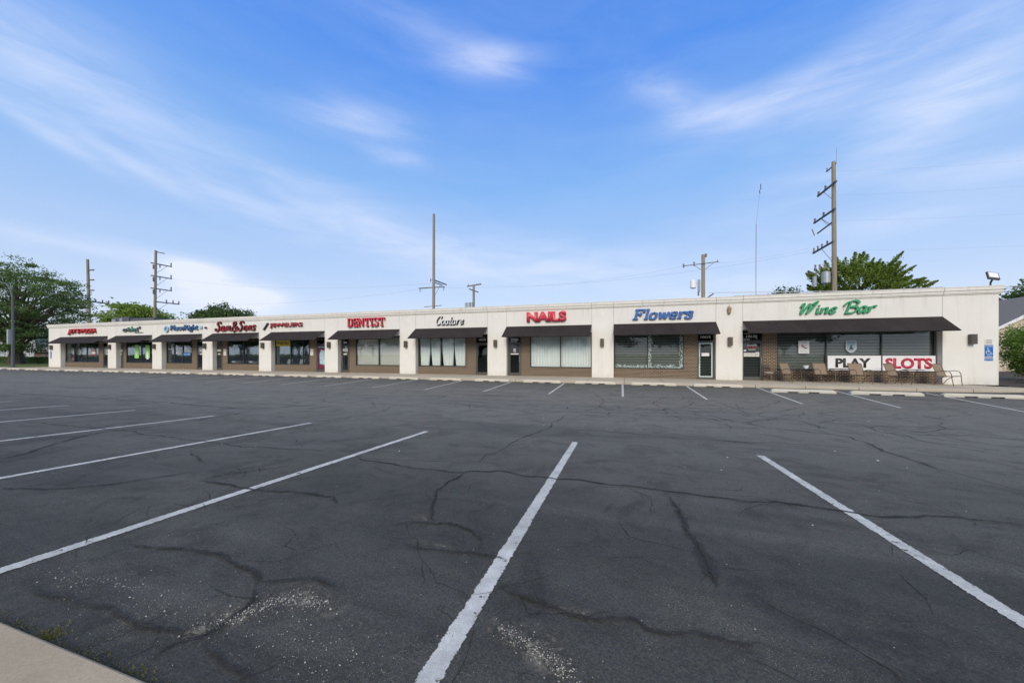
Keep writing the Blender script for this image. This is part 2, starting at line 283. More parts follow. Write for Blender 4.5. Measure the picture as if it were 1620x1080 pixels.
m = Mat('lawn_grass'); m.set(m.mix(m.mr(m.noise(.6, 6, .7, m.world()), .3, .7), (.075, .105, .03), (.13, .15, .05)), .95, .1).bump(m.noise(30, 4, .7, m.world()), .7, .03); M['grass'] = m.m
m = Mat('beige_siding'); sp = m.n('ShaderNodeSeparateXYZ'); m.put(sp.inputs[0], m.world()); fr = m.ma('FRACT', m.ma('MULTIPLY', sp.outputs[2], 6))
m.set(m.mix(m.mr(fr, .85, 1), (.60, .51, .38), (.36, .30, .22)), .7, .3).bump(fr, .4, .03); M['siding'] = m.m

# ------------------------------------------------------------------ mesh helpers
class MB:
    def __init__(s): s.v = []; s.f = []
    def box(s, x0, x1, y0, y1, z0, z1, rot=None):
        b = len(s.v)
        p = [Vector((x, y, z)) for x in (x0, x1) for y in (y0, y1) for z in (z0, z1)]
        if rot: p = [rot @ q for q in p]
        s.v += p; s.f += [tuple(b + i for i in q) for q in ((0, 1, 3, 2), (4, 6, 7, 5), (0, 4, 5, 1), (2, 3, 7, 6), (0, 2, 6, 4), (1, 5, 7, 3))]
        return s
    def poly(s, pts): b = len(s.v); s.v += [Vector(p) for p in pts]; s.f.append(tuple(range(b, b + len(pts)))); return s
    def tube(s, path, r, n=8, cap=True):
        path = [Vector(p) for p in path]; rs = r if isinstance(r, (list, tuple)) else [r] * len(path); b = len(s.v); up = None
        for i, p in enumerate(path):
            d = (path[min(i + 1, len(path) - 1)] - path[max(i - 1, 0)]).normalized()
            if up is None: up = d.orthogonal().normalized()
            up = (up - d * up.dot(d)); up = up.normalized() if up.length > 1e-6 else d.orthogonal().normalized()
            w = d.cross(up)
            for k in range(n):
                a = 2 * math.pi * k / n; s.v.append(p + (up * math.cos(a) + w * math.sin(a)) * rs[i])
        for i in range(len(path) - 1):
            for k in range(n):
                k2 = (k + 1) % n; s.f.append((b + i * n + k, b + i * n + k2, b + (i + 1) * n + k2, b + (i + 1) * n + k))
        if cap: s.f.append(tuple(b + k for k in reversed(range(n)))); s.f.append(tuple(b + (len(path) - 1) * n + k for k in range(n)))
        return s
    def prism(s, poly, y0, y1):           # poly in (x, z), extruded along y
        n = len(poly); b = len(s.v); s.v += [Vector((x, y0, z)) for x, z in poly] + [Vector((x, y1, z)) for x, z in poly]
        s.f.append(tuple(b + i for i in range(n))); s.f.append(tuple(b + n + i for i in reversed(range(n))))
        for i in range(n): j = (i + 1) % n; s.f.append((b + i, b + n + i, b + n + j, b + j))
        return s
    def prismx(s, poly, x0, x1):          # poly in (y, z), extruded along x
        n = len(poly); b = len(s.v); s.v += [Vector((x0, y, z)) for y, z in poly] + [Vector((x1, y, z)) for y, z in poly]
        s.f.append(tuple(b + i for i in reversed(range(n)))); s.f.append(tuple(b + n + i for i in range(n)))
        for i in range(n): j = (i + 1) % n; s.f.append((b + i, b + j, b + n + j, b + n + i))
        return s
    def build(s, name, mat, parent=None, off=None, bevel=0, smooth=False):
        me = bpy.data.meshes.new(name); o0 = Vector(off) if off else Vector((0, 0, 0))
        me.from_pydata([tuple(p - o0) for p in s.v], [], s.f)
        bm = bmesh.new(); bm.from_mesh(me)
        if len(bm.faces) < 20000: bmesh.ops.recalc_face_normals(bm, faces=bm.faces)
        if bevel: bmesh.ops.bevel(bm, geom=bm.edges[:], offset=bevel, segments=2, profile=.7, affect='EDGES', clamp_overlap=True)
        bm.to_mesh(me); bm.free()
        if smooth:
            for p in me.polygons: p.use_smooth = True
        me.materials.append(mat); o = bpy.data.objects.new(name, me); COL.objects.link(o)
        if parent: o.parent = parent
        elif off: o.location = off
        return o
def tag(o, label=None, cat=None, group=None, kind=None):
    for k, v in (('label', label), ('category', cat), ('group', group), ('kind', kind)):
        if v: o[k] = v
    return o
def thing(name, loc, label, cat, group=None, rz=0):
    o = bpy.data.objects.new(name, None); COL.objects.link(o); o.location = loc; o.rotation_euler = (0, 0, rz); o.empty_display_size = .3
    return tag(o, label, cat, group)
def kids(o): return [c for c in bpy.data.objects if c.parent == o]
def dup(o, loc=None, rz=None, label=None, parent=None):
    c = o.copy(); COL.objects.link(c); c.parent = parent
    if loc: c.location = loc
    if rz is not None: c.rotation_euler = (0, 0, rz)
    if label: c['label'] = label
    for k in kids(o): dup(k, parent=c)
    return c
def zg(v):
    if v < 12.3: return .29 - .0375 * v
    if v < 18.9: return -.171 + (v - 12.3) * .171 / 6.6
    return 0.
# ---- lettering from the built-in font, one mesh per letter
_dg = bpy.context.evaluated_depsgraph_get
def _tmesh(body, shear=0, offset=0, extrude=0.0):
    cu = bpy.data.curves.new('t', 'FONT'); cu.body = body; cu.size = 1; cu.shear = shear; cu.offset = offset; cu.extrude = extrude; cu.resolution_u = 3
    o = bpy.data.objects.new('t', cu); COL.objects.link(o); bpy.context.view_layer.update()
    me = bpy.data.meshes.new_from_object(o.evaluated_get(_dg())); bpy.data.objects.remove(o); bpy.data.curves.remove(cu)
    return me
def _ext(me): xs = [v.co.x for v in me.vertices]; ys = [v.co.y for v in me.vertices]; return min(xs), max(xs), min(ys), max(ys)
def font_text(body, x0, x1, z0, z1, y, mat, parent=None, off=None, depth=.1, shear=0, offset=0, letters=True, name='letter', ret=None):
    """text standing in the XZ plane, its face at y, its body reaching y + depth; fills the rectangle x0..x1, z0..z1"""
    full = _tmesh(body, shear, offset, 0); a, b, c, d = _ext(full); sx = (x1 - x0) / (b - a); sz = (z1 - z0) / (d - c)
    o0 = Vector(off) if off else Vector((0, 0, 0)); out = []
    items = [(full, 0)] if not letters else []
    if letters:
        for i, ch in enumerate(body):
            if ch == ' ': continue
            one = _tmesh(ch, shear, offset, 0); pre = _ext(_tmesh(body[:i + 1], shear, offset, 0))[1] if i else _ext(one)[1]
            items.append((one, pre - _ext(one)[1]))
    for me0, dx in items:
        bm = bmesh.new(); bm.from_mesh(me0)
        for v in bm.verts: v.co = Vector((x0 + (v.co.x + dx - a) * sx, y, z0 + (v.co.y - c) * sz)) - o0
        if depth:
            r = bmesh.ops.extrude_face_region(bm, geom=bm.faces[:])
            for q in r['geom']:
                if isinstance(q, bmesh.types.BMVert): q.co.y += depth
            bmesh.ops.recalc_face_normals(bm, faces=bm.faces)
        me = bpy.data.meshes.new(name); bm.to_mesh(me); bm.free(); me.materials.append(mat)
        if ret:
            me.materials.append(ret)
            for p_ in me.polygons: p_.material_index = 0 if abs(p_.normal.y) > .9 and p_.center.y < y - o0.y + .01 else 1
        o = bpy.data.objects.new(name, me); COL.objects.link(o); o.parent = parent; out.append(o)
        if not parent and off: o.location = off
    return out
# ---- drawn lettering: brush strokes on a 0..1 cap height grid, 'c' smooth curve, 'l' straight
GL = {
 'W': (1.05, ['c', (0, .62), (.10, .92), (.17, .8), (.12, .3), (.17, 0)], ['l', (.17, 0), (.52, .92)], ['c', (.52, .92), (.60, .5), (.50, .02)], ['c', (.50, .02), (.7, .3), (.98, 1.0), (.82, 1.0), (.74, .8)]),
 'B': (.95, ['l', (.28, .0), (.34, .95)], ['c', (0, .62), (.2, .93), (.6, 1.05), (.84, .86), (.7, .62), (.4, .52)], ['c', (.4, .52), (.8, .48), (.86, .22), (.6, 0), (.2, .0)]),
 'i': (.28, ['l', (.08, .52), (.10, .02)], ['l', (.10, .68), (.12, .74)], ['c', (.1, .02), (.2, .04), (.26, .14)]),
 'n': (.52, ['l', (.06, .5), (.08, 0)], ['c', (.08, .2), (.2, .46), (.34, .5), (.38, .35), (.36, .05), (.5, .1)]),
 'e': (.46, ['c', (.06, .24), (.3, .28), (.38, .42), (.24, .52), (.08, .36), (.08, .12), (.22, 0), (.44, .14)]),
 'a': (.56, ['c', (.4, .46), (.22, .54), (.05, .34), (.06, .06), (.22, .02), (.4, .4)], ['c', (.42, .5), (.38, .1), (.46, 0), (.56, .12)]),
 'r': (.42, ['l', (.06, .5), (.08, 0)], ['c', (.08, .2), (.18, .46), (.32, .54), (.4, .44)]),
 'S': (.78, ['c', (.74, .8), (.6, 1.0), (.36, .96), (.3, .74), (.5, .52), (.56, .26), (.38, .0), (.12, .02), (.02, .2), (.14, .28)]),
 'm': (.82, ['l', (.06, .5), (.08, 0)], ['c', (.08, .2), (.2, .48), (.32, .48), (.34, .02)], ['c', (.35, .2), (.46, .48), (.6, .48), (.62, .06), (.78, .08)]),
 'o': (.50, ['c', (.25, .52), (.06, .38), (.08, .08), (.25, 0), (.42, .14), (.42, .42), (.25, .52)]),
 's': (.42, ['c', (.38, .42), (.26, .54), (.1, .44), (.16, .3), (.32, .2), (.28, .02), (.08, .02), (.02, .12)]),
 '&': (.80, ['c', (.72, .5), (.6, .1), (.3, -.08), (.06, .16), (.24, .46), (.5, .68), (.5, .92), (.3, .96), (.22, .76), (.4, .42), (.76, .02)]),
 'C': (.72, ['c', (.62, .72), (.66, .94), (.42, 1.0), (.12, .64), (.08, .2), (.28, 0), (.56, .1), (.7, .26)]),
 'u': (.52, ['c', (.05, .5), (.06, .1), (.2, .0), (.36, .2), (.38, .5)], ['c', (.38, .5), (.38, .08), (.52, .1)]),
 't': (.34, ['c', (.16, .84), (.12, .1), (.22, 0), (.34, .12)], ['l', (.0, .52), (.32, .54)]),
 'D': (.86, ['l', (.17, 0), (.17, 1)], ['c', (.17, .965), (.55, .95), (.74, .7), (.74, .3), (.55, .05), (.17, .035)], ['l', (.0, .035), (.3, .035)], ['l', (0, .965), (.3, .965)]),
 'E': (.78, ['l', (.17, 0), (.17, 1)], ['l', (.0, .035), (.68, .035)], ['l', (0, .965), (.66, .965)], ['l', (.17, .52), (.5, .52)], ['l', (.66, .0), (.68, .3)], ['l', (.64, 1), (.64, .74)], ['l', (.5, .64), (.5, .4)]),
 'N': (.96, ['l', (.14, 0), (.14, 1)], ['l', (.14, .97), (.76, .03)], ['l', (.76, 0), (.76, 1)], ['l', (0, .035), (.28, .035)], ['l', (0, .965), (.2, .965)], ['l', (.62, .965), (.9, .965)]),
 'T': (.86, ['l', (.4, 0), (.4, 1)], ['l', (.02, .965), (.78, .965)], ['l', (.2, .035), (.6, .035)], ['l', (.03, 1), (.03, .72)], ['l', (.77, 1), (.77, .72)]),
 'I': (.48, ['l', (.2, 0), (.2, 1)], ['l', (0, .965), (.4, .965)], ['l', (0, .035), (.4, .035)]),
 'Z': (.76, ['c', (.62, .76), (.5, .97), (.2, .95), (.1, .74), (.3, .56), (.56, .44), (.62, .2), (.4, .02), (.14, .06), (.06, .26)], ['l', (.64, 1), (.64, .7)], ['l', (.05, .0), (.05, .3)]),
 'F': (.80, ['l', (.2, 0), (.2, 1)], ['l', (.0, .04), (.42, .04)], ['l', (.02, .955), (.74, .955)], ['l', (.2, .52), (.52, .52)], ['l', (.73, 1), (.73, .7)], ['l', (.52, .66), (.52, .38)]),
 'l': (.36, ['l', (.18, 0), (.18, 1)], ['l', (.02, .04), (.34, .04)], ['l', (.04, .96), (.18, .96)]),
 'w': (.84, ['l', (.1, .62), (.24, .02)], ['l', (.24, .02), (.42, .62)], ['l', (.42, .6), (.56, .02)], ['l', (.56, .02), (.74, .62)], ['l', (.0, .6), (.2, .6)], ['l', (.64, .6), (.82, .6)]),
 'O': (.58, ['c', (.28, .64), (.08, .48), (.08, .16), (.28, .0), (.48, .16), (.48, .48), (.28, .64)]),
 'X': (.56, ['c', (.08, .3), (.44, .34), (.42, .56), (.28, .64), (.08, .5), (.07, .14), (.28, 0), (.48, .12)]),
 'R': (.50, ['l', (.14, 0), (.14, .62)], ['l', (0, .04), (.3, .04)], ['l', (0, .6), (.14, .6)], ['c', (.14, .3), (.26, .58), (.46, .6), (.46, .48)]),
 'Q': (.50, ['c', (.42, .46), (.36, .63), (.12, .62), (.1, .46), (.3, .34), (.44, .2), (.34, .0), (.1, .02), (.04, .18)]),
}
def _cr(pts, k=6):
    q = [pts[0]] + list(pts) + [pts[-1]]; out = []
    for i in range(1, len(q) - 2):
        for j in range(k):
            t = j / k; p0, p1, p2, p3 = (Vector(p) for p in q[i - 1:i + 3])
            out.append(.5 * ((2 * p1) + (p2 - p0) * t + (2 * p0 - 5 * p1 + 4 * p2 - p3) * t * t + (3 * p1 - p0 - 3 * p2 + p3) * t ** 3))
    out.append(Vector(pts[-1])); return out
def drawn_text(body, x0, x1, z0, z1, y, mat, parent, off, depth=.1, slant=.25, w=.09, contrast=.5, nib=.7, gap=.04, ret=None, lw=None):
    tot = sum(GL[c][0] + gap if c != ' ' else .35 for c in body) - gap; tot += slant * .5
    H = z1 - z0; sx = (x1 - x0) / tot; cx = 0.; o0 = Vector(off)
    for c in body:
        if c == ' ': cx += .35; continue
        mb = MB(); k = 0
        for st in GL[c][1:]:
            pts = _cr(st[1:]) if st[0] == 'c' else [Vector(p) for p in st[1:]]
            k += 1; dy = -.003 * k; n = len(pts); L = []; Rr = []
            for i, p in enumerate(pts):
                d = pts[min(i + 1, n - 1)] - pts[max(i - 1, 0)]
                d = d.normalized() if d.length > 1e-6 else Vector((1, 0)); ang = math.atan2(d.y, d.x)
                ww = w * (1 - contrast + contrast * abs(math.sin(ang - nib))) if contrast else w
                if lw and abs(d.x) > abs(d.y) * 1.5: ww = lw
                nn = Vector((-d.y, d.x)) * ww
                L.append(p + nn); Rr.append(p - nn)
            def T(p, yy): return Vector((x0 + (cx + p.x + slant * p.y * .5) * sx, yy, z0 + p.y * H)) - o0
            b = len(mb.v)
            for i in range(n): mb.v += [T(L[i], y + dy), T(Rr[i], y + dy), T(L[i], y + depth), T(Rr[i], y + depth)]
            for i in range(n - 1):
                a = b + 4 * i; e = a + 4
                mb.f += [(a, a + 1, e + 1, e), (a + 2, e + 2, e + 3, a + 3), (a, e, e + 2, a + 2), (a + 1, a + 3, e + 3, e + 1)]
            a = b; mb.f += [(a, a + 2, a + 3, a + 1)]; a = b + 4 * (n - 1); mb.f += [(a, a + 1, a + 3, a + 2)]
        ob = mb.build('letter', mat, parent); cx += GL[c][0] + gap
        if ret:
            ob.data.materials.append(ret)
            for p_ in ob.data.polygons: p_.material_index = 0 if abs(p_.normal.y) > .9 and p_.center.y < y - o0.y + .01 else 1
# ------------------------------------------------------------------ ground, lot, walk, markings
mb = MB(); mb.poly([(-900, -500, -.5), (900, -500, -.5), (900, 1100, -.5), (-900, 1100, -.5)])
tag(mb.build('ground', M['grass']), kind='structure')
def sheet(name, mat, x0, x1, vs, zf, nx=24):
    mb = MB(); xs = [x0 + (x1 - x0) * i / nx for i in range(nx + 1)]
    for v in vs:
        for x in xs: mb.v.append(Vector((x, v, zf(v))))
    for j in range(len(vs) - 1):
        for i in range(nx): a = j * (nx + 1) + i; mb.f.append((a, a + 1, a + nx + 2, a + nx + 1))
    return tag(mb.build(name, mat), kind='structure')
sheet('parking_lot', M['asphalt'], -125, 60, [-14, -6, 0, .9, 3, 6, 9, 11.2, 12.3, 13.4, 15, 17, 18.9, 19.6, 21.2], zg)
mb = MB()                                                            # walk along the shops, front edge bending back at its right end
edge = [(-58.7, 18.95), (12.0, 18.95), (14.2, 19.35), (16.1, 20.1), (19, 20.9), (26, 21.3), (60, 21.4)]
b0 = len(mb.v)
for x, v in edge: mb.v += [Vector((x, v, -.1)), Vector((x, v, .105)), Vector((x, v + .02, .12)), Vector((x, 22.55 if x < 16.0 else v + .28, .12)), Vector((x, 22.55 if x < 16.0 else v + .28, -.1))]
for i in range(len(edge) - 1):
    a = 5 * i
    for k in range(4): mb.f.append((a + k, a + 5 + k, a + 6 + k, a + 1 + k))
tag(mb.build('sidewalk', M['walk']), kind='structure')
mb = MB().box(-125, -58.7, 19.2, 20.3, -.1, .12); tag(mb.build('pavement', M['walk']), kind='structure')
mb = MB(); mb.prismx([(-.6, .05), (.70, .30), (.885, .296), (.898, .285), (.90, .05)][::-1], -14, 9)
tag(mb.build('near_pavement', M['kerbtop']), kind='structure')
mb = MB().box(-125, -58.75, 20.32, 80, -.3, .10); tag(mb.build('lawn', M['grass']), kind='structure')
mb = MB().box(16.25, 60, 21.75, 70, -.3, .10); tag(mb.build('planting_bed', M['soil']), kind='structure')
def strip(path, w, dz, jit=0, sub=1, seed=0, zf=zg):
    """a flat ribbon following the lot's surface"""
    rr = random.Random(seed); pts = []
    for (x0, v0), (x1, v1) in zip(path, path[1:]):
        L = math.hypot(x1 - x0, v1 - v0); n = max(1, int(L / sub))
        for i in range(n): t = i / n; pts.append((x0 + (x1 - x0) * t, v0 + (v1 - v0) * t))
    pts.append(path[-1]); mb_ = []
    n = len(pts)
    for i, (x, v) in enumerate(pts):
        x2, v2 = pts[min(i + 1, n - 1)]; x1, v1 = pts[max(i - 1, 0)]; d = math.hypot(x2 - x1, v2 - v1) or 1
        nx, ny = -(v2 - v1) / d, (x2 - x1) / d
        if jit: j = (mnoise.noise((x * 1.7, v * 1.7, seed)) + .6 * mnoise.noise((x * 5, v * 5, seed)) + .22 * mnoise.noise((x * 22, v * 22, seed)) + .08 * mnoise.noise((x * 70, v * 70, seed))) * jit; x += nx * j; v += ny * j
        ww = w / 2 * (1 if not jit else (.35 + 1.3 * abs(mnoise.noise((x * 4, v * 4, seed + 9))) + .5 * rr.random()) * min(1, .1 + min(i, n - 1 - i) * .12))
        for s_ in (1, 0, -1): mb_.append(Vector((x + nx * ww * s_, v + ny * ww * s_, zf(v + ny * ww * s_) + dz)))
    return mb_, n
def ribbon(mb, vv, n):
    b = len(mb.v); mb.v += vv
    for i in range(n - 1):
        for k in (0, 1): q = b + 3 * i + k; mb.f.append((q, q + 1, q + 4, q + 3))
def edged(o):
    a_ = o.data.attributes.new('edge', 'FLOAT', 'POINT'); n = len(o.data.vertices)
    a_.data.foreach_set('value', [1. if i % 3 == 1 else 0. for i in range(n)]); return o
near_u = [-3.56, -.76, 1.9, -6.35, -9.27, -12.16, -15.1, -18.1, -21.0, -23.9, -26.8, 4.75, 7.6]
for u in near_u:
    vv, n = strip([(u + .02, .93), (u, 3.0), (u - .02, 6.05)], .112, .004, 0, .25)
    mb = MB(); ribbon(mb, vv, n)
    tag(edged(mb.build('parking_line', M['paint'])), kind='structure')
far_l = [(5.62, 14.2, 5.75, 18.9), (8.1, 14.1, 8.4, 18.3), (10.9, 14.1, 11.35, 18.4)] + [(-.05 - 2.9 * k, 14.5 + .03 * k, -.08 - 2.9 * k, 18.75) for k in range(-1, 20)]
for a in far_l:
    vv, n = strip([(a[0], a[1]), (a[2], a[3])], .10, .004, 0, .5)
    mb = MB(); ribbon(mb, vv, n)
    tag(edged(mb.build('parking_line', M['paint'])), kind='structure')
CRACKS=[
 (0.035,[(-1.31, 9.91), (-1.46, 8.93), (-1.51, 7.41), (-1.64, 6.46), (-1.73, 5.82), (-1.75, 5.08), (-1.82, 4.73), (-1.82, 4.44), (-1.79, 4.29)]),
 (0.03,[(-1.79, 4.29), (-1.91, 4.18), (-2.21, 4.24), (-2.57, 4.21), (-3.03, 4.04), (-3.49, 4.02)]),
 (0.05,[(-1.79, 3.85), (-1.81, 3.55), (-1.79, 3.2), (-1.69, 2.95), (-1.52, 2.65), (-1.45, 2.59)]),
 (0.045,[(-3.49, 4.02), (-2.8, 3.93), (-2.16, 3.86), (-1.81, 3.87), (-1.43, 4.01), (-0.9, 4.04), (-0.43, 4.03), (0.02, 4.01), (0.33, 4.01), (0.56, 4.0), (1.29, 3.97), (1.71, 3.96), (2.08, 3.96), (2.56, 4.04), (3.13, 4.07)]),
 (0.035,[(-1.51, 7.24), (-0.73, 7.3), (0.22, 7.16), (1.0, 7.07), (2.37, 7.13), (3.87, 7.18)]),
 (0.05,[(1.59, 11.25), (2.16, 10.64), (2.66, 9.48), (3.24, 8.82), (3.82, 8.52), (3.99, 8.25), (4.0, 7.62), (3.85, 7.04), (3.85, 6.51), (3.79, 5.97), (3.92, 5.61), (4.01, 5.21)]),
 (0.03,[(4.15, 10.81), (4.06, 9.74), (3.94, 8.93), (3.82, 8.52)]),
 (0.04,[(5.32, 10.52), (5.01, 9.34), (5.2, 8.97), (5.11, 8.31), (5.25, 7.88), (5.32, 7.44), (5.54, 7.2)]),
 (0.03,[(3.83, 10.69), (4.69, 10.48), (5.08, 10.04), (5.25, 9.36), (5.61, 9.13), (6.67, 9.53), (7.37, 9.59)]),
 (0.03,[(6.95, 11.93), (6.67, 10.84), (6.76, 10.6), (7.16, 10.75)]),
 (0.03,[(7.0, 10.51), (7.16, 10.49), (8.09, 10.51)]),
 (0.03,[(7.51, 13.2), (7.53, 12.45)]),
 (0.03,[(-8.84, 9.6), (-8.65, 10.91), (-7.64, 11.37), (-6.28, 11.71), (-5.12, 11.71), (-3.57, 11.24), (-2.18, 11.22), (-1.45, 10.8)]),
 (0.03,[(-6.81, 10.49), (-5.7, 9.92), (-4.6, 10.2), (-3.15, 9.93), (-2.41, 9.46), (-1.86, 8.54), (-1.6, 8.53)]),
 (0.04,[(-1.33, 9.91), (-0.24, 10.35), (0.56, 10.12), (1.43, 10.09), (2.41, 10.01), (3.44, 9.59)]),
 (0.035,[(-1.21, 15.59), (-0.75, 13.38), (-0.72, 11.84), (-1.05, 10.48), (-1.33, 9.91)]),
 (0.03,[(-6.89, 9.81), (-6.25, 8.32), (-6.11, 7.31), (-6.25, 6.79), (-6.42, 6.12)]),
 (0.03,[(-2.18, 11.22), (-0.72, 11.84), (0.6, 11.84), (1.59, 11.25)]),
 (0.025,[(0.56, 10.12), (0.92, 11.29), (1.38, 12.33), (2.1, 12.88)]),
 (0.025,[(2.16, 10.64), (3.14, 11.16), (3.83, 10.69)]),
 (0.025,[(2.66, 9.48), (3.21, 10.44), (3.82, 11.05), (4.66, 12.06)]),
 (0.025,[(4.08, 9.84), (5.34, 11.41), (6.33, 12.05), (6.64, 11.24)]),
 (0.04,[(-22.61, 7.52), (-17.91, 7.53), (-13.55, 7.54), (-9.71, 7.19), (-9.24, 8.22), (-8.7, 9.44)]),
 (0.05,[(-7.53, 2.42), (-7.78, 2.76), (-8.39, 3.3), (-8.87, 3.86), (-8.76, 4.38), (-8.82, 5.27), (-9.21, 6.82)]),
 (0.035,[(-11.86, 4.08), (-10.46, 4.11), (-8.68, 4.13), (-7.55, 4.05), (-6.26, 4.03), (-5.31, 4.0), (-4.39, 4.08), (-3.78, 4.1)]),
 (0.05,[(-5.84, 3.55), (-5.29, 3.23), (-4.9, 3.11)]),
 (0.05,[(-4.28, 2.64), (-3.83, 2.67), (-3.23, 2.64), (-2.83, 2.74), (-2.61, 2.73), (-2.46, 2.62)]),
 (0.03,[(-4.33, 2.67), (-4.29, 2.87), (-3.9, 3.41)]),
 (0.04,[(-5.85, 1.88), (-5.39, 1.98), (-5.03, 2.27), (-4.74, 2.84)]),
 (0.014,[(-1.89, 0.97), (-1.94, 1.03), (-1.93, 1.1), (-1.86, 1.16), (-1.85, 1.25), (-1.83, 1.35), (-1.96, 1.47), (-2.02, 1.54)]),
 (0.01,[(-1.79, 1.12), (-1.66, 1.11), (-1.54, 1.08), (-1.35, 1.06)]),
 (0.008,[(-3.25, 1.32), (-3.18, 1.43), (-3.19, 1.54)]),
 (0.04,[(-3.27, 1.58), (-2.77, 1.66), (-2.45, 1.65), (-1.99, 1.56), (-1.71, 1.66), (-1.5, 1.63)]),
 (0.02,[(-1.45, 2.16), (-1.21, 2.16), (-0.98, 2.23), (-0.82, 2.2), (-0.72, 2.18)]),
 (0.025,[(-1.75, 2.41), (-1.34, 2.57), (-1.1, 2.52), (-0.97, 2.33), (-0.96, 2.24)]),
 (0.02,[(-0.68, 1.9), (-0.47, 1.85), (-0.3, 1.81), (-0.14, 1.8), (0.03, 1.85), (0.09, 1.8), (0.2, 1.81), (0.32, 1.88), (0.59, 1.91)]),
 (0.045,[(0.45, 3.79), (0.48, 3.58), (0.48, 3.05), (0.49, 2.67), (0.49, 2.3)]),
 (0.015,[(-3.15, 1.1), (-2.84, 1.1), (-2.51, 1.13), (-2.11, 1.13), (-1.86, 1.16)]),
]
mt, mo = MB(), MB()
def crack(w, p, sd, dz):
    nr = p[0][1] < 3.2 or p[-1][1] < 2.6
    vv, n = strip(p, w * (1.25 if nr else 1.5), dz, .05 if nr else .10, .02 if nr else (.08 if p[0][1] < 5 else .16), sd); ribbon(mt, vv, n)
    if nr or w > .035 and p[0][1] < 8:
        vv, n = strip(p, .022 if nr else .03, dz + .006, .05 if nr else .10, .02 if nr else .08, sd); ribbon(mo, vv, n)
for i, (w, p) in enumerate(CRACKS): crack(.10 if p[0] == (0.45, 3.79) else max(w, .03) if p[0][1] < 3 else w, p, i * 3.1, .005 + .0001 * i)
rr = random.Random(5)
for i in range(80):                                                 # web of small cracks along the drainage valley
    x = rr.uniform(-14, 10) if i % 3 else rr.uniform(-1.5, 6); v = rr.gauss(11, 1.0); a = rr.gauss(0, .5) if i % 2 else rr.uniform(-1.5, 1.5)
    p = [(x, v)]
    for k in range(rr.randint(2, 6)): a += rr.gauss(0, .5); L = rr.uniform(.4, 1.2); p.append((p[-1][0] + math.cos(a) * L, p[-1][1] + math.sin(a) * L))
    crack(rr.uniform(.025, .045), p, 200 + i, .002 + .00003 * i)
for i in range(60):                                                 # fine branches near the camera
    x = rr.uniform(-6, 3.4); v = rr.uniform(1.1, 4.4); a = rr.uniform(-3.1, 3.1); p = [(x, v)]
    for k in range(rr.randint(2, 5)): a += rr.gauss(0, .6); L = rr.uniform(.08, .3); p.append((p[-1][0] + math.cos(a) * L, p[-1][1] + math.sin(a) * L))
    vv, n = strip(p, rr.uniform(.008, .014), .0025 + .00004 * i, .03, .015, 400 + i); ribbon(mo, vv, n)
tag(edged(mt.build('crack_sealant', M['seal'])), kind='structure')
tag(edged(mo.build('pavement_cracks', M['crack'])), kind='structure')
# loose stones
mb = MB()
def pebble(x, v, r):
    b = len(mb.v); z = zg(v) + r * .4
    for dx, dy, dz in ((1, 0, 0), (-.9, .2, 0), (0, 1, .1), (.1, -1, 0), (0, 0, .8), (0, 0, -.6)): mb.v.append(Vector((x + dx * r * rr.uniform(.6, 1.3), v + dy * r * rr.uniform(.6, 1.3), z + dz * r)))
    for q in ((0, 2, 4), (2, 1, 4), (1, 3, 4), (3, 0, 4), (2, 0, 5), (1, 2, 5), (3, 1, 5), (0, 3, 5)): mb.f.append(tuple(b + i for i in q))
for i in range(300):
    v = 1.0 + rr.random() ** 2 * 6; pebble(rr.uniform(-5, 4) * (.35 + v / 5), v, rr.uniform(.001, .0028) * (1 + v * .2))
for (p, q, s_, n) in (((-1.9, 1.2), (-1.7, 1.52), .035, 260), ((-1.7, 1.5), (-1.45, 1.5), .03, 160), ((-.55, 1.62), (-.19, 1.47), .028, 260), ((-1.7, 1.4), (-1.0, 1.2), .1, 120), ((-3.2, 1.25), (-1.96, 1.26), .07, 140)):
    for i in range(n): t = rr.random(); pebble(p[0] + (q[0] - p[0]) * t + rr.gauss(0, s_), max(.95, p[1] + (q[1] - p[1]) * t + rr.gauss(0, s_)), rr.uniform(.001, .0045) * (1.6 if rr.random() < .06 else 1))
[pebble(rr.uniform(-6, 6), rr.uniform(3, 13), rr.uniform(.008, .016)) for i in range(34)]; pebble(-.27, 1.36, .009); pebble(.6, 2.0, .006)
tag(mb.build('loose_gravel', M['rock']), 'pale loose grit scattered on the worn asphalt', 'gravel', kind='stuff')
# weeds and grit along the near pavement edge
mb = MB()
for i in range(6500):
    x = rr.uniform(-4.2, 0); c = .5 + .5 * mnoise.noise((x * 5, 0, 3)); v = .89 + abs(rr.gauss(0, .018 + .035 * c)); h = rr.uniform(.004, .012) + max(0, c - .58) * rr.uniform(0, .10)
    if rr.random() > .02 + c * c * 1.5: continue
    a = rr.uniform(0, 6.28); w_ = rr.uniform(.0015, .004); lx, ly = math.cos(a) * h * .8, math.sin(a) * h * .8; z = zg(v); b = len(mb.v)
    mb.v += [Vector((x - w_ * math.sin(a), v + w_ * math.cos(a), z)), Vector((x + w_ * math.sin(a), v - w_ * math.cos(a), z)), Vector((x + lx * .5 + w_ * .7, v + ly * .5, z + h * .8)), Vector((x + lx, v + ly, z + h))]
    mb.f.append((b, b + 1, b + 2, b + 3))
weedm = mk_leaf('dry_weed', (.10, .11, .03), (.22, .20, .07))
tag(mb.build('weeds', weedm), 'low green and dry weeds growing in the joint beside the near pavement', 'weeds', kind='stuff')
mb = MB()
for i in range(3500):
    x = rr.uniform(-4.5, 0); pebble(x, .90 + abs(rr.gauss(0, .022 + .02 * mnoise.noise((x * 4, 1, 0)))), rr.uniform(.0015, .005))
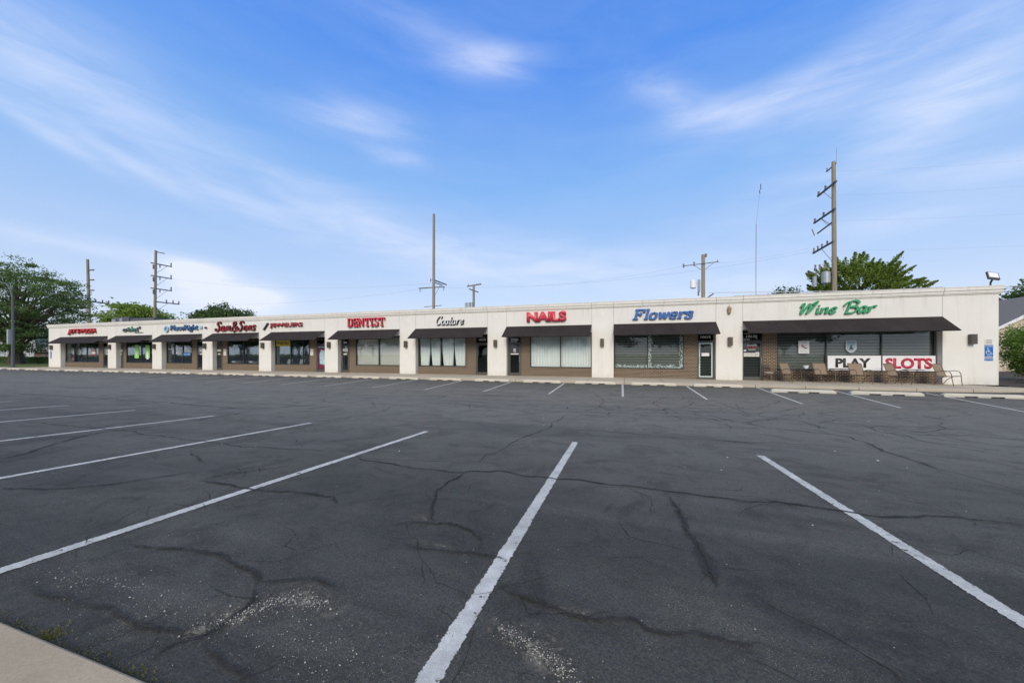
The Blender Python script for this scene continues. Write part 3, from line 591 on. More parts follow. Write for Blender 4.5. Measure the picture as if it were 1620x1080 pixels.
tag(mb.build('joint_grit', simple('grit', (.12, .105, .08), .95, .5, 60)), 'dark grit and soil filling the joint beside the near pavement', 'grit', kind='stuff')

# ------------------------------------------------------------------ wheel stops
def wheel_stop(L, label, mat):
    t = thing('wheel_stop', (0, 0, 0), label, 'wheel stop', 'concrete wheel stops along the shop front')
    mb = MB(); h = L / 2
    xs = [(-h, .05, .035), (-h + .04, .02, .075), (-h + .10, 0, .115), (h - .10, 0, .115), (h - .04, .02, .075), (h, .05, .035)]
    # body between drain notches: three feet and a continuous top
    feet = [(-h, -h * .48), (-h * .16, h * .16), (h * .48, h)]
    mb.prism([(x, .045) for x in (-h, h)] + [(h - .01, .085), (h - .09, .135), (-h + .09, .135), (-h + .01, .085)], -.085, .085)
    for a, b in feet: mb.box(a + .002, b - .002, -.083, .083, 0, .047)
    for v in mb.v:
        if v.z > .12: v.y *= .66
    mb.build('body', mat, t, bevel=.006)
    for sx in (-1, 1):
        c = MB().tube([(sx * h * .72, 0, .13), (sx * h * .72, 0, .141)], .014, 8); c.build('anchor_pin', M['steel'], t)
    return t
stops = [-61.4, -58.6, -55.6, -52.5] + [(a + b) / 2 for a, b in ((-50.11, -48.0), (-47.12, -45.21), (-44.37, -42.47), (-41.69, -39.75), (-38.92, -36.85), (-36.0, -33.68), (-33.17, -31.12), (-30.4, -28.24), (-27.59, -25.62), (-24.7, -22.73), (-21.92, -19.94), (-19.22, -17.11), (-16.39, -14.3), (-13.6, -11.62), (-10.83, -8.84), (-7.97, -6.01), (-5.14, -3.18), (-2.38, -0.45), (0.37, 2.33), (3.14, 5.09))]
where = ['leftmost of the row, out beside the lawn', 'second from the left end of the row, beside the lawn', 'at the left corner of the building, under its blue parking sign', 'in front of the leftmost shop window, under its tan blind',
 'in front of the door under the red slanted letters', 'left of the two below the shop window with the green posters', 'right of the two below the shop window with the green posters', 'in front of the pilaster right of the green posters', 'below the dark window with three white notices', 'at the recessed door right of the window with three white notices', 'below the wall that carries a small round camera', 'below the window with the three white bowls',
 'at the pilaster left of the yellow banner', 'below the yellow banner in the jewellery shop window', 'in front of the door with the purple poster', 'in front of the dentist door', 'below the dentist window', 'at the pilaster between dentist and Couture', 'below the tied white curtains', 'in front of the door numbered 10638', 'in front of the brown door numbered 10634', 'below the straight white curtains of the NAILS shop', 'below the white painted garland window under Flowers', 'at the door with the white painted frame and the lantern pilaster']
proto = wheel_stop(2.02, 'pale wheel stop, ' + where[0], M['stop'])
proto.location = (stops[0], 18.72, 0)
for i, x in enumerate(stops[1:]):
    dup(proto, (x, 18.72 + rnd.uniform(-.03, .03), 0), rnd.uniform(-.012, .012), 'pale wheel stop, ' + where[i + 1])
p2 = wheel_stop(2.2, 'cream concrete wheel stop standing clear of the sidewalk in front of the leftmost patio chairs', M['stopr'])
p2.location = (6.86, 17.35, zg(17.35)); p2.rotation_euler.z = .02
dup(p2, (9.5, 17.33, zg(17.33)), .0, 'weathered concrete wheel stop on the asphalt in front of the PLAY banner')
dup(p2, (12.25, 17.33, zg(17.33)), -.01, 'weathered concrete wheel stop at the right end of the row, before the blank corner wall')

# ------------------------------------------------------------------ the shop building
B0 = (-21.3, 22, .12)
bld = thing('shop_building', B0, 'long single storey cream stucco row of shops with brown awnings and brick panels', 'building')
def bp(mb, name, mat, parent=None, label=None, **k):
    o = mb.build(name, mat, parent or bld, off=B0, **k)
    if label: o['label'] = label
    return o
PX = [(-58.62, -56.45), (-48.47, -47.16), (-41.83, -40.51), (-35.18, -33.91), (-28.55, -27.22), (-21.82, -20.58), (-15.19, -13.9), (-8.53, -7.22), (-1.86, -.59), (4.76, 6.03), (14.16, 16.1)]
VF, VI, ZO, ZH, ZT = 22.0, 22.35, 2.82, 4.24, 4.6
for a, b in PX:
    mb = MB().box(a + .006, b - .006, VF, VF + .6, .12, ZH); bp(mb, 'pilaster', M['stucco'], bevel=.004)
bays = [(PX[i][1], PX[i + 1][0]) for i in range(10)]
mb = MB()
for a, b in bays: mb.box(a + .006, b - .006, VF + .001, VF + .6, ZO, ZH)
bp(mb, 'sign_band', M['stucco'])
mb = MB().box(-58.55, 16.03, VF + .02, VF + .5, ZO + .02, 4.55); bp(mb, 'joint_backing', simple('joint_sealant', (.16, .145, .12), .9))
mb = MB()
segs = sorted([-58.62, 16.1] + [q for p in PX for q in p if -58 < q < 16])
prof = [(22.3, 4.24), (21.965, 4.242), (21.955, 4.285), (21.925, 4.30), (21.915, 4.40), (21.88, 4.43), (21.875, 4.56), (21.86, 4.565), (21.86, ZT), (22.3, ZT)]
for i in range(len(segs) - 1): mb.prismx(prof, segs[i] + (.008 if i else -.09), segs[i + 1] - (.008 if i < len(segs) - 2 else -.09))
bp(mb, 'cornice', M['stucco'])
mb = MB().box(5.6, 14.1, 21.855, 22.33, ZT + .001, ZT + .022); bp(mb, 'metal_flashing', M['greycap'])
mb = MB()
mb.box(-58.62, -58.32, VF + .61, 39.9, .0, 4.5); mb.box(15.8, 16.1, VF + .61, 39.9, .0, 4.5); mb.box(-58.62, 16.1, 39.9, 40.2, 0, 4.5)
bp(mb, 'side_wall', M['stucco'])
mb = MB().box(-58.3, 15.8, 22.5, 39.9, 4.02, 4.12); bp(mb, 'roof', M['gravelroof'])
mb = MB().box(-58.3, 15.8, 22.45, 39.8, .03, .125); bp(mb, 'interior_floor', M['floor'])
mb = MB().box(-58.3, 15.8, 22.72, 39.8, 2.95, 3.0); bp(mb, 'ceiling', M['mid'])
mb = MB().box(-58.3, 15.8, 29, 29.1, .13, 2.95)
for a, b in PX[1:-1]: c = (a + b) / 2; mb.box(c - .06, c + .06, 22.61, 28.99, .13, 2.95)
bp(mb, 'partition', M['mid'])
# storefronts
ZS = .66
def window(x0, x1, mull, glass='glass', label=None):
    fr = MB(); t = .055; y0, y1 = VI - .02, VI + .08
    fr.box(x0, x1, y0, y1, ZS, ZS + t); fr.box(x0, x1, y0, y1, ZO - t - .02, ZO - .002)
    for x in [x0 + t / 2] + mull + [x1 - t / 2]: fr.box(x - t / 2, x + t / 2, y0 + .002, y1 - .002, ZS + t, ZO - t - .02)
    w = bp(fr, 'window', M['frame'], label=label)
    es = [x0 + t] + [q for m_ in mull for q in (m_ - t / 2, m_ + t / 2)] + [x1 - t]
    for i in range(0, len(es), 2):
        g = MB().box(es[i], es[i + 1], VI + .025, VI + .033, ZS + t, ZO - t - .02); bp(g, 'pane', M[glass], w)
    return w, es
def door(x0, x1, number=None, side=1, ztop=2.2, glass='glassd', framem='doorframe', nw=.5):
    fr = MB(); t = .05; y0, y1 = VI - .03, VI + .07
    fr.box(x0, x0 + t, y0, y1, .125, ZO - .003); fr.box(x1 - t, x1, y0, y1, .125, ZO - .003); fr.box(x0 + t, x1 - t, y0, y1, ztop, ztop + .06); fr.box(x0 + t, x1 - t, y0, y1, ZO - .06, ZO - .003)
    d = bp(fr, 'door_frame', M[framem])
    lf = MB(); a, b = x0 + t + .006, x1 - t - .006; s = .075
    lf.box(a, a + s, y0 + .02, y1 - .03, .14, ztop - .008); lf.box(b - s, b, y0 + .02, y1 - .03, .14, ztop - .008)
    lf.box(a + s, b - s, y0 + .021, y1 - .031, .14, .14 + .16); lf.box(a + s, b - s, y0 + .021, y1 - .031, ztop - .10, ztop - .008)
    dl = bp(lf, 'door', M[framem])
    g = MB().box(a + s, b - s, VI + .0, VI + .008, .30, ztop - .10); bp(g, 'pane', M[glass], dl)
    g = MB().box(x0 + t, x1 - t, VI + .0, VI + .008, ztop + .06, ZO - .06); bp(g, 'transom_pane', M[glass], d)
    hx = (b - s / 2) if side > 0 else (a + s / 2)
    h = MB().tube([(hx, y0 - .0, 1.0), (hx, y0 - .05, 1.03), (hx, y0 - .05, 1.32), (hx, y0, 1.35)], .012, 8); bp(h, 'handle', M['steel'], dl)
    if number:
        c = (x0 + x1) / 2; font_text(number, c - nw / 2, c + nw / 2, ztop + .20, ztop + .34, VI - .006, M['white'], d, B0, depth=.004, letters=False, name='house_number', offset=.01)
    return d
def brick(bay, wx0, wx1, dx0, dx1):
    a, b = bay; mb = MB()
    lo, hi = (a - .1, dx0) if dx0 > wx0 else (dx1, b + .1)
    mb.box(lo, hi, VI + .001, VI + .2, .12, ZS - .001)
    if dx0 > wx0: p = (wx1, dx0)
    else: p = (dx1, wx0)
    mb.box(p[0], p[1], VI, VI + .2, ZS - .001, ZO - .001)
    if dx0 > wx0 and wx0 - a > .05: mb.box(a - .1, wx0, VI, VI + .2, ZS - .001, ZO - .001)
    if dx0 < wx0 and b - wx1 > .05: mb.box(wx1, b + .1, VI, VI + .2, ZS - .001, ZO - .001)
    bp(mb, 'brick_wall', M['brick'])
def awning(x0, x1):
    mb = MB(); mb.prismx([(21.995, 3.27), (21.0, 2.585), (20.992, 2.57), (21.0, 2.562), (21.995, 3.245)], x0, x1); n = int((x1 - x0) / .3)
    aw = bp(mb, 'awning', M['awning'])
    fr = MB(); r = .016
    for y, z in ((21.03, 2.565), (21.97, 3.215), (21.97, 2.60)): fr.tube([(x0 + .02, y, z), (x1 - .02, y, z)], r, 6)
    k = max(2, int((x1 - x0) / 1.7))
    for i in range(k + 1):
        x = x0 + .03 + (x1 - x0 - .06) * i / k
        fr.tube([(x, 21.03, 2.565), (x, 21.97, 3.215)], r, 6); fr.tube([(x, 21.05, 2.565), (x, 21.985, 2.60)], r, 6)
    bp(fr, 'awning_frame', M['black'], aw)
# bay: window x0,x1, mullions, door x0,x1
BAY = [(-56.4, -50.65, [-54.85, -52.7], -49.95, -48.55, None, 1), (-46.3, -42.0, [-44.06], -47.5, -46.8, None, -1), (-40.45, -37.05, [-39.39, -38.27], -36.4, -35.3, None, 1), (-32.61, -28.6, [-30.71], -34.0, -33.25, None, -1),
 (-27.2, -23.65, [-25.58, -24.3], -22.95, -21.85, None, 1), (-19.25, -15.22, [-17.19], -20.56, -19.85, None, -1), (-13.88, -10.2, [-12.12], -9.5, -8.55, '10638', 1), (-5.75, -1.88, [-3.79], -7.2, -6.35, '10634', 1), (-.57, 3.22, [1.3], 3.9, 4.75, '10632', -1), (7.7, 14.14, [9.85, 12.09], 6.04, 7.06, '10630', 1)]
WIN = []
for i, (x0, x1, mu, d0, d1, num, sd_) in enumerate(BAY):
    WIN.append(window(x0, x1, mu)); door(d0, d1, num, sd_); brick(bays[i], x0, x1, d0, d1); awning(bays[i][0], bays[i][1])
def inwin(i, k, mat, name, y=22.5, z0=ZS + .04, z1=ZO - .08, folds=0, x0=None, x1=None, mb=None):
    w, es = WIN[i]; a, b = (es[2 * k] - .02, es[2 * k + 1] + .02) if x0 is None else (x0, x1)
    if mb is None:
        mb = MB()
        if folds:
            n = int((b - a) / .02)
            for j in range(n + 1):
                x = a + (b - a) * j / n; dy = .03 * math.sin(x * 2 * math.pi / folds + math.sin(x * 3) * 1.2)
                mb.v += [Vector((x, y + dy, z0)), Vector((x, y + dy * .7, z1))]
            mb.f += [(2 * j, 2 * j + 2, 2 * j + 3, 2 * j + 1) for j in range(n)]
        else: mb.box(a, b, y, y + .012, z0, z1)
    return bp(mb, name, M[mat], w)
for k in (0, 1): inwin(0, k, 'tanblind', 'roller_blind', z0=1.55 - .12 * k)
for k in (0, 1): inwin(5, k, 'vblind', 'vertical_blinds')
for k in (0, 1): inwin(7, k, 'curtain', 'curtain', folds=.17)
for k in (0, 1): inwin(8, k, 'blinds', 'slatted_blinds')
for k in (0, 1, 2): inwin(9, k, 'blinds', 'slatted_blinds')
w6, es6 = WIN[6]
for k in (0, 1):                                                     # four tied curtains: full at the top, drawn to one side below
    a, b = es6[2 * k], es6[2 * k + 1]; m_ = (a + b) / 2
    for lo, hi, dr in ((a, m_ - .03, 1), (m_ + .02, b, 0)):
        if k == 1: dr = 1 - dr if lo == a else dr
        mb = MB(); nx, nz = 44, 14
        for j in range(nz + 1):
            t = j / nz; z = ZO - .08 - t * (ZO - .08 - ZS - .04); sq = .20 * t * t
            for i in range(nx + 1):
                s_ = i / nx; xl, xr = (lo + (hi - lo) * sq * (.35 if dr else .75), hi - (hi - lo) * sq * (.75 if dr else .35)); x = xl + (xr - xl) * s_
                mb.v.append(Vector((x, 22.5 + .028 * math.sin(s_ * 40) + .012 * math.sin(s_ * 17 + t * 2), z)))
        for j in range(nz):
            for i in range(nx): q = j * (nx + 1) + i; mb.f.append((q, q + 1, q + nx + 2, q + nx + 1))
        inwin(6, k, 'curtain', 'curtain', mb=mb)
for x0, x1, dz in ((6.17, 6.93, 0), (4.02, 4.63, 0)):
    mb = MB().box(x0, x1, 22.46, 22.47, .3, 2.1); bp(mb, 'door_blinds', M['blinds'])
# painted garland on the Flowers window and door (white leaf border on the glass)
def garland(pts, w, seed, per=46):
    mb = MB(); r = random.Random(seed)
    for (x0, z0), (x1, z1) in zip(pts, pts[1:]):
        L = math.hypot(x1 - x0, z1 - z0); dx, dz = (x1 - x0) / L, (z1 - z0) / L
        for i in range(int(L * per)):
            t = r.random() * L; o_ = r.uniform(0, 1) ** 1.5 * w; cx, cz = x0 + dx * t - dz * o_, z0 + dz * t + dx * o_; a = r.uniform(-.6, .6) + math.atan2(dz, dx) + .9; l = r.uniform(.04, .08); ww = l * .24
            y = 22.366 - r.random() * .012
            mb.poly([(cx - math.cos(a) * l / 2, y, cz - math.sin(a) * l / 2), (cx - math.sin(a) * ww, y, cz + math.cos(a) * ww), (cx + math.cos(a) * l / 2, y, cz + math.sin(a) * l / 2), (cx + math.sin(a) * ww, y, cz - math.cos(a) * ww)])
    return mb
w8, es8 = WIN[8]; zb, zt = ZS + .06, ZO - .1
bp(garland([(es8[0], zb), (es8[1], zb)], .17, 1, 110), 'painted_garland', M['teal'], w8)
bp(garland([(es8[2], zt), (es8[2], zb), (es8[3], zb), (es8[3], zt)], .18, 2, 100), 'painted_garland', M['teal'], w8)
mb = MB()
def scallop(mb, x0, z0, x1, z1, y, w=.05, n=8):
    L = math.hypot(x1 - x0, z1 - z0); dx, dz = (x1 - x0) / L, (z1 - z0) / L; px = []
    for i in range(n * 4 + 1): t = L * i / (n * 4); o_ = w + .022 * abs(math.sin(i * math.pi / 4)); px.append((x0 + dx * t - dz * o_, z0 + dz * t + dx * o_))
    for i in range(n * 4):
        a, b = L * i / (n * 4), L * (i + 1) / (n * 4); mb.poly([(x0 + dx * a, y, z0 + dz * a), (x0 + dx * b, y, z0 + dz * b), (px[i + 1][0], y, px[i + 1][1]), (px[i][0], y, px[i][1])])
X0, X1, Z0, Z1 = 3.985, 4.665, .235, 2.14
scallop(mb, X0, Z1, X0, Z0, 22.333, n=12); scallop(mb, X1, Z0, X1, Z1, 22.333, n=12); scallop(mb, X0, Z0, X1, Z0, 22.331, n=5); scallop(mb, X1, Z1, X0, Z1, 22.331, n=5)
bp(mb, 'painted_border', M['teal'])
# round blanking discs, camera, lantern
for x, z in ((-21.2, 4.0), (-14.55, 4.0), (-7.88, 4.0), (-1.22, 4.0)):
    mb = MB().tube([(x, 21.985, z - .1), (x, 22.0, z - .1)], .065, 16); bp(mb, 'blanking_disc', M['white'])

def atthing(name, loc, label, cat, group=None): return thing(name, loc, label, cat, group)
def wall_lamp():
    t = thing('wall_lamp', (0, 0, 0), 'x', 'wall lamp', 'bronze box lamps on the pilasters')
    mb = MB().box(-.07, .07, -.03, 0, -.14, .14); mb.build('back_plate', M['lampbox'], t)
    mb = MB().box(-.105, .105, -.20, -.03, -.225, .225); mb.build('housing', M['lampbox'], t, bevel=.012)
    mb = MB().box(-.085, .085, -.18, -.05, -.232, -.2251); mb.build('lens', M['lens'], t)
    return t
lampx = [-57.92, -48.02, -41.41, -34.75, -28.04, -21.34, -14.63, -7.95, -1.25, 5.42, 15.15]
lw_ = ['above the blue parking sign at the left corner of the building', 'on the pilaster left of the green posters', 'on the pilaster right of the green posters', 'on the pilaster below the small round camera', 'on the pilaster left of the yellow banner', 'on the pilaster left of the dentist door', 'on the pilaster between the dentist window and the tied curtains', 'on the pilaster left of the door numbered 10634', 'on the pilaster right of the straight white curtains', 'on the pilaster under the lantern, left of the door numbered 10630', 'on the blank wall beside the blue parking sign, rightmost lamp']
L0 = wall_lamp(); L0.location = (lampx[0], VF, 2.2); L0['label'] = 'bronze box lamp ' + lw_[0]
for x, s_ in zip(lampx[1:], lw_[1:]): dup(L0, (x, VF, 2.2), label='bronze box lamp ' + s_)
t = thing('wall_lantern', (5.38, VF, 3.88), 'old beige carriage lantern high on the pilaster right of Flowers', 'lantern')
bz = simple('faded_beige_metal', (.34, .25, .17), .7, .2)
MB().box(-.07, .07, -.02, 0, -.2, .2).build('back_plate', bz, t)
MB().tube([(0, -.0, .14), (0, -.08, .2), (0, -.13, .16)], .015, 6).build('bracket', bz, t)
MB().tube([(0, -.13, -.2), (0, -.13, -.16), (0, -.13, .06), (0, -.13, .08), (0, -.13, .15), (0, -.13, .22), (0, -.13, .25)], [.03, .07, .10, .12, .05, .02, .005], 6).build('lantern_body', bz, t)
t = thing('security_camera', (-34.6, VF, 3.78), 'small round white camera with a black eye between two shop signs', 'camera')
MB().tube([(0, 0, 0), (0, -.06, 0)], [.12, .12], 14).build('mount', M['white'], t)
MB().tube([(0, -.06, 0), (0, -.15, -.02), (0, -.2, -.05)], [.10, .09, .03], 12).build('lens_dome', M['black'], t)

# ------------------------------------------------------------------ wall signs (each letter its own part)
YS = 21.88
def sign(x, z, label): return thing('shop_sign', (x, VF, z), label, 'sign', 'letter signs on the shop front')
o = sign(-52.4, 3.5, 'red slanted block letters above the leftmost awning'); L = (-52.4, VF, 3.5)
font_text("JET'S PIZZA", -54.85, -50.2, 3.46, 4.08, YS - .06, M['red'], o, L, depth=.15, shear=.25, offset=.02, ret=M['redd'])
o = sign(-44.5, 3.5, 'small dark grey lower case letters with a green stroke, above the green posters'); L = (-44.5, VF, 3.5)
font_text('cric', -45.96, -44.75, 3.62, 4.05, YS, M['grey'], o, L, depth=.11, shear=.12, offset=.03)
font_text('k', -44.72, -44.42, 3.62, 4.12, YS, M['green'], o, L, depth=.11, shear=.12, offset=.025)
font_text('et', -44.38, -43.68, 3.62, 4.02, YS, M['grey'], o, L, depth=.11, shear=.12, offset=.03)
MB().box(-43.55, -43.47, YS, YS + .1, 3.85, 4.1).box(-43.64, -43.38, YS - .003, YS + .1, 3.94, 4.01).build('plus_mark', M['grey'], o, off=L)
MB().box(-44.3, -43.1, YS + .05, YS + .1, 3.50, 3.55).build('tag_line', M['grey'], o, off=L)
o = sign(-37.4, 3.5, 'slate blue mixed case letters with a pale blue round emblem, above the three white notices'); L = (-37.4, VF, 3.5)
font_text('PlaceRight', -39.15, -35.6, 3.46, 4.1, YS, M['navy'], o, L, depth=.10, offset=.012)
MB().tube([(-39.75, YS, 3.78), (-39.75, YS + .1, 3.78)], .30, 20).build('emblem_disc', M['skyblue'], o, off=L)
MB().poly([(-39.95, YS - .005, 3.62), (-39.78, YS - .005, 3.72), (-39.6, YS - .005, 3.6), (-39.68, YS - .005, 3.8), (-39.55, YS - .005, 3.95), (-39.75, YS - .005, 3.9), (-39.82, YS - .005, 4.03), (-39.86, YS - .005, 3.86)]).build('emblem_star', M['navy'], o, off=L)
MB().box(-35.45, -35.1, YS, YS + .08, 3.7, 3.95).build('end_mark', M['skyblue'], o, off=L)
o = sign(-31, 3.5, 'large dark red brush script letters above the window with the white bowls'); L = (-31, VF, 3.5)
drawn_text('Sam&Sons', -33.45, -28.75, 3.46, 4.22, YS - .04, M['redd'], o, L, depth=.13, slant=.22, w=.066, contrast=.5, gap=.05, ret=M['black'])
o = thing('emblem_sign', (-28, VF, 3.5), 'white cut gem emblem with dark edge between two dark red signs', 'sign'); L = (-28, VF, 3.5)
MB().prism([(-28.5, 3.95), (-28.3, 4.1), (-27.65, 4.1), (-27.5, 3.98), (-27.98, 3.5)], YS, YS + .1).build('gem', M['offwhite'], o, off=L)
MB().prism([(-27.50, 4.02), (-27.42, 3.98), (-27.88, 3.44), (-27.98, 3.48)], YS - .02, YS + .1).build('gem_edge', M['black'], o, off=L)
o = sign(-25.5, 3.5, 'small dark red capitals between the gem emblem and the blank band left of DENTIST'); L = (-25.5, VF, 3.5)
font_text('JEWELERS', -27.25, -23.9, 3.58, 3.98, YS - .03, M['redd'], o, L, depth=.10, offset=.015)
o = sign(-18, 3.5, 'bright red slab serif capitals reading DENTIST'); L = (-18, VF, 3.5)
drawn_text('DENTIZT', -19.6, -16.35, 3.52, 4.13, YS - .04, M['pink'], o, L, depth=.14, slant=0, w=.085, contrast=0, gap=.06, lw=.05, ret=M['redd'])
o = sign(-11.2, 3.5, 'thin white script letters reading Couture'); L = (-11.2, VF, 3.5)
drawn_text('Couture', -12.3, -10.15, 3.52, 4.08, YS, M['white'], o, L, depth=.03, slant=.4, w=.048, contrast=.4, gap=.03)
drawn_text('Couture', -12.27, -10.09, 3.48, 4.06, YS + .035, M['black'], o, L, depth=.06, slant=.4, w=.058, contrast=.3, gap=.03)  # black copy offset behind: the letters' dark shadow edge put in as colour
o = sign(-4.6, 3.5, 'rose red heavy block capitals reading NAILS'); L = (-4.6, VF, 3.5)
font_text('NAILS', -5.85, -3.36, 3.52, 4.14, YS - .04, M['pink'], o, L, depth=.15, offset=.055)
o = sign(2.1, 3.5, 'blue italic serif letters reading Flowers'); L = (2.1, VF, 3.5)
drawn_text('FlOwXRQ', .45, 3.72, 3.50, 4.08, YS, M['blue'], o, L, depth=.10, slant=.45, w=.102, contrast=0, gap=.035, lw=.058)
o = sign(10.1, 3.5, 'green brush script letters reading Wine Bar'); L = (10.1, VF, 3.5)
drawn_text('Wine Bar', 8.5, 11.75, 3.55, 4.12, YS, M['green'], o, L, depth=.10, slant=.5, w=.080, contrast=.5, gap=.02)
for x in (8.9, 10.4, 11.5): MB().box(x - .012, x + .012, 21.985, 22.0, 3.7, 3.85).build('mount_bracket', M['steel'], o, off=L)

# ------------------------------------------------------------------ banners, posters and notices
def panel(name, x0, x1, z0, z1, y, mat, label, cat, group=None, th=.008):
    o = thing(name, ((x0 + x1) / 2, y, z0), label, cat, group)
    MB().box(x0, x1, y - th, y, z0, z1).build('sheet', M[mat] if isinstance(mat, str) else mat, o, off=tuple(o.location)); return o
def words(o, body, x0, x1, z0, z1, y, mat, offset=.0, shear=0): return font_text(body, x0, x1, z0, z1, y, M[mat], o, tuple(o.location), depth=.003, letters=False, name='lettering', offset=offset, shear=shear)
yb = VI - .025
o = panel('banner', 9.9, 12.06, .70, 1.44, yb, 'white', 'white window banner with black capitals reading PLAY', 'banner', 'white banners in the wine bar window')
font_text('PLAY', 10.22, 11.66, .84, 1.31, yb - .012, M['bannerblack'], o, tuple(o.location), depth=.003, offset=.045)
o = panel('banner', 12.12, 14.12, .70, 1.44, yb, 'white', 'white window banner with rose red capitals reading SLOTS', 'banner', 'white banners in the wine bar window')
font_text('SLOTS', 12.22, 14.0, .80, 1.33, yb - .012, M['bannerred'], o, tuple(o.location), depth=.003, offset=.05)
o = panel('window_poster', 8.66, 9.13, 1.55, 2.2, VI - .0, 'white', 'white paper poster with a small red and black drawing in the wine bar window', 'poster'); c = VI - .011
for i, (x, z, r, mt) in enumerate(((8.82, 1.96, .05, 'redd'), (8.87, 1.90, .06, 'redd'), (8.93, 1.84, .04, 'redd'), (8.99, 1.82, .045, 'black'), (8.97, 1.95, .03, 'green'))):
    MB().poly([(x + r * math.cos(k) * 1.3, c - .0006 * i, z + r * .6 * math.sin(k)) for k in (0, .9, 1.7, 2.8, 3.9, 5.2)]).build('print', M[mt], o, off=tuple(o.location))
words(o, 'WINE', 8.80, 8.99, 2.09, 2.13, c, 'grey'); words(o, 'bar and slots', 8.76, 9.04, 1.63, 1.67, c, 'grey')
o = thing('shield_sign', (10.88, VI, 1.6), 'pale blue shield shaped sign hanging in the wine bar window above PLAY', 'sign'); L = tuple(o.location); y = VI - .012
sh = [(10.66, 2.2), (11.1, 2.2), (11.1, 1.78), (11.04, 1.68), (10.96, 1.61), (10.88, 1.58), (10.80, 1.61), (10.72, 1.68), (10.66, 1.78)]
MB().prism(sh, y, y + .01).build('board', M['offwhite'], o, off=L)
MB().prism([(10.88 + (x - 10.88) * .86, 1.9 + (z - 1.9) * .86) for x, z in sh], y - .003, y - .0005).build('field', M['skyblue'], o, off=L)
words(o, 'TAP ROOM', 10.73, 11.03, 2.07, 2.12, y - .007, 'navy')
MB().prism([(10.86, 1.98), (10.90, 1.98), (10.91, 1.9), (10.96, 1.8), (10.98, 1.74), (10.78, 1.74), (10.80, 1.8), (10.85, 1.9)], y - .006, y - .0035).build('bottle_print', M['grey'], o, off=L)
# wine bar door notices
o = thing('door_notice', (6.55, VI, 1.6), 'white and red lettering reading PRIVATE GAMING ROOM on the wine bar door', 'notice'); y = VI - .008
words(o, 'PRIVATE', 6.33, 6.78, 1.93, 2.02, y, 'white', .02); words(o, 'GAMING', 6.30, 6.82, 1.82, 1.91, y, 'red', .02, .3); words(o, 'ROOM', 6.40, 6.72, 1.72, 1.80, y, 'white', .02)
o = panel('door_notice', 6.17, 6.29, 1.66, 1.75, VI - .003, 'white', 'tiny blank white sticker left on the wine bar door', 'notice', th=.004)
o = thing('door_decals', (6.5, VI, 1.3), 'row of pale stickers across the wine bar door', 'notice'); L = tuple(o.location)
for i in range(4):
    MB().box(6.17 + i * .185, 6.345 + i * .185, VI - .008, VI - .003, 1.38, 1.58 + (.04 if i == 3 else 0)).build('sticker', M['offwhite'], o, off=L)
    words(o, ('OPEN', 'ID', '21', 'BAR')[i], 6.20 + i * .185, 6.31 + i * .185, 1.45, 1.51, VI - .012, 'grey')
o = panel('door_notice', 4.12, 4.5, 1.40, 1.58, VI - .003, 'white', 'white paper sheet taped on the garland framed door', 'notice')
o = panel('yellow_banner', -27.05, -25.62, 2.13, 2.6, yb, 'yellow', 'yellow banner reading WE BUY GOLD at the top of a shop window', 'banner'); words(o, 'WE BUY GOLD', -26.98, -25.7, 2.26, 2.52, yb - .012, 'bannerblack', .03)
for x0, x1, z0, z1, s_ in ((-45.1, -44.5, 1.1, 2.35, 'left'), (-43.5, -42.9, 1.12, 2.35, 'right')):
    o = panel('green_poster', x0, x1, z0, z1, VI + .022, 'lime', 'bright green hanging poster, %s of the two in one shop window' % s_, 'poster', 'bright green posters')
    MB().box(x0 + .17, x1 - .17, VI + .006, VI + .012, 1.35 if s_ == 'left' else 1.0, 1.75).build('phone_print', M['white' if s_ == 'right' else 'teal'], o, off=tuple(o.location))
    words(o, '5G', x0 + .15, x1 - .15, 2.0, 2.2, VI + .008, 'white', .02)
for i, (x0, x1, ls) in enumerate(((-40.35, -39.45, ['Right']), (-39.3, -38.4, ['TEAM', 'OPEN NOW', 'APPLY']), (-38.2, -37.2, ['NOW', 'HIRING']))):
    o = thing('window_lettering', ((x0 + x1) / 2, VI, 1.6), ['white cursive style word with a swoosh, left pane beside two other notices', 'white stacked lettering, middle pane of three', 'white and blue stacked lettering, right pane of three'][i], 'lettering', 'white lettering in the three pane window')
    for k, s_ in enumerate(ls):
        words(o, s_, x0 + .12, x1 - .12, 2.1 - k * .3 - (.25 if i == 0 else 0), 2.28 - k * .3 - (.25 if i == 0 else 0), yb + .02, 'white', .02)
    if i == 2: MB().box(x0 + .02, x1 - .02, yb + .015, yb + .02, 1.35, 1.62).build('blue_strip', M['signblue'], o, off=tuple(o.location)); words(o, 'CALL TODAY', x0 + .08, x1 - .08, 1.42, 1.54, yb + .01, 'white')
o = thing('window_lettering', (-18.2, VI, 1.9), 'white serif word DENTIST with two smaller lines in the pale window', 'lettering'); 
drawn_text('DENTIZT', -18.95, -17.35, 2.22, 2.56, yb + .035, M['white'], o, tuple(o.location), depth=.003, slant=0, w=.06, contrast=.0, gap=.06, lw=.035)
words(o, 'FAMILY DENTAL D.D.S.', -18.98, -17.32, 1.93, 2.10, yb + .035, 'white', .01); words(o, 'OPEN DAILY', -18.5, -17.8, 1.76, 1.86, yb + .035, 'white', .01)
o = panel('wall_notice', -23.58, -23.28, 1.4, 1.9, VI - .001, 'offwhite', 'white notice on the brick left of the door with the purple poster', 'notice', 'white notices on brick'); words(o, 'NOTICE', -23.54, -23.32, 1.72, 1.8, VI - .013, 'redd')
o = panel('wall_notice', -33.1, -32.78, 1.38, 1.92, VI - .001, 'offwhite', 'white notice on the brick left of the window with the white bowls', 'notice', 'white notices on brick'); words(o, 'NOTICE', -33.06, -32.82, 1.74, 1.82, VI - .013, 'redd')
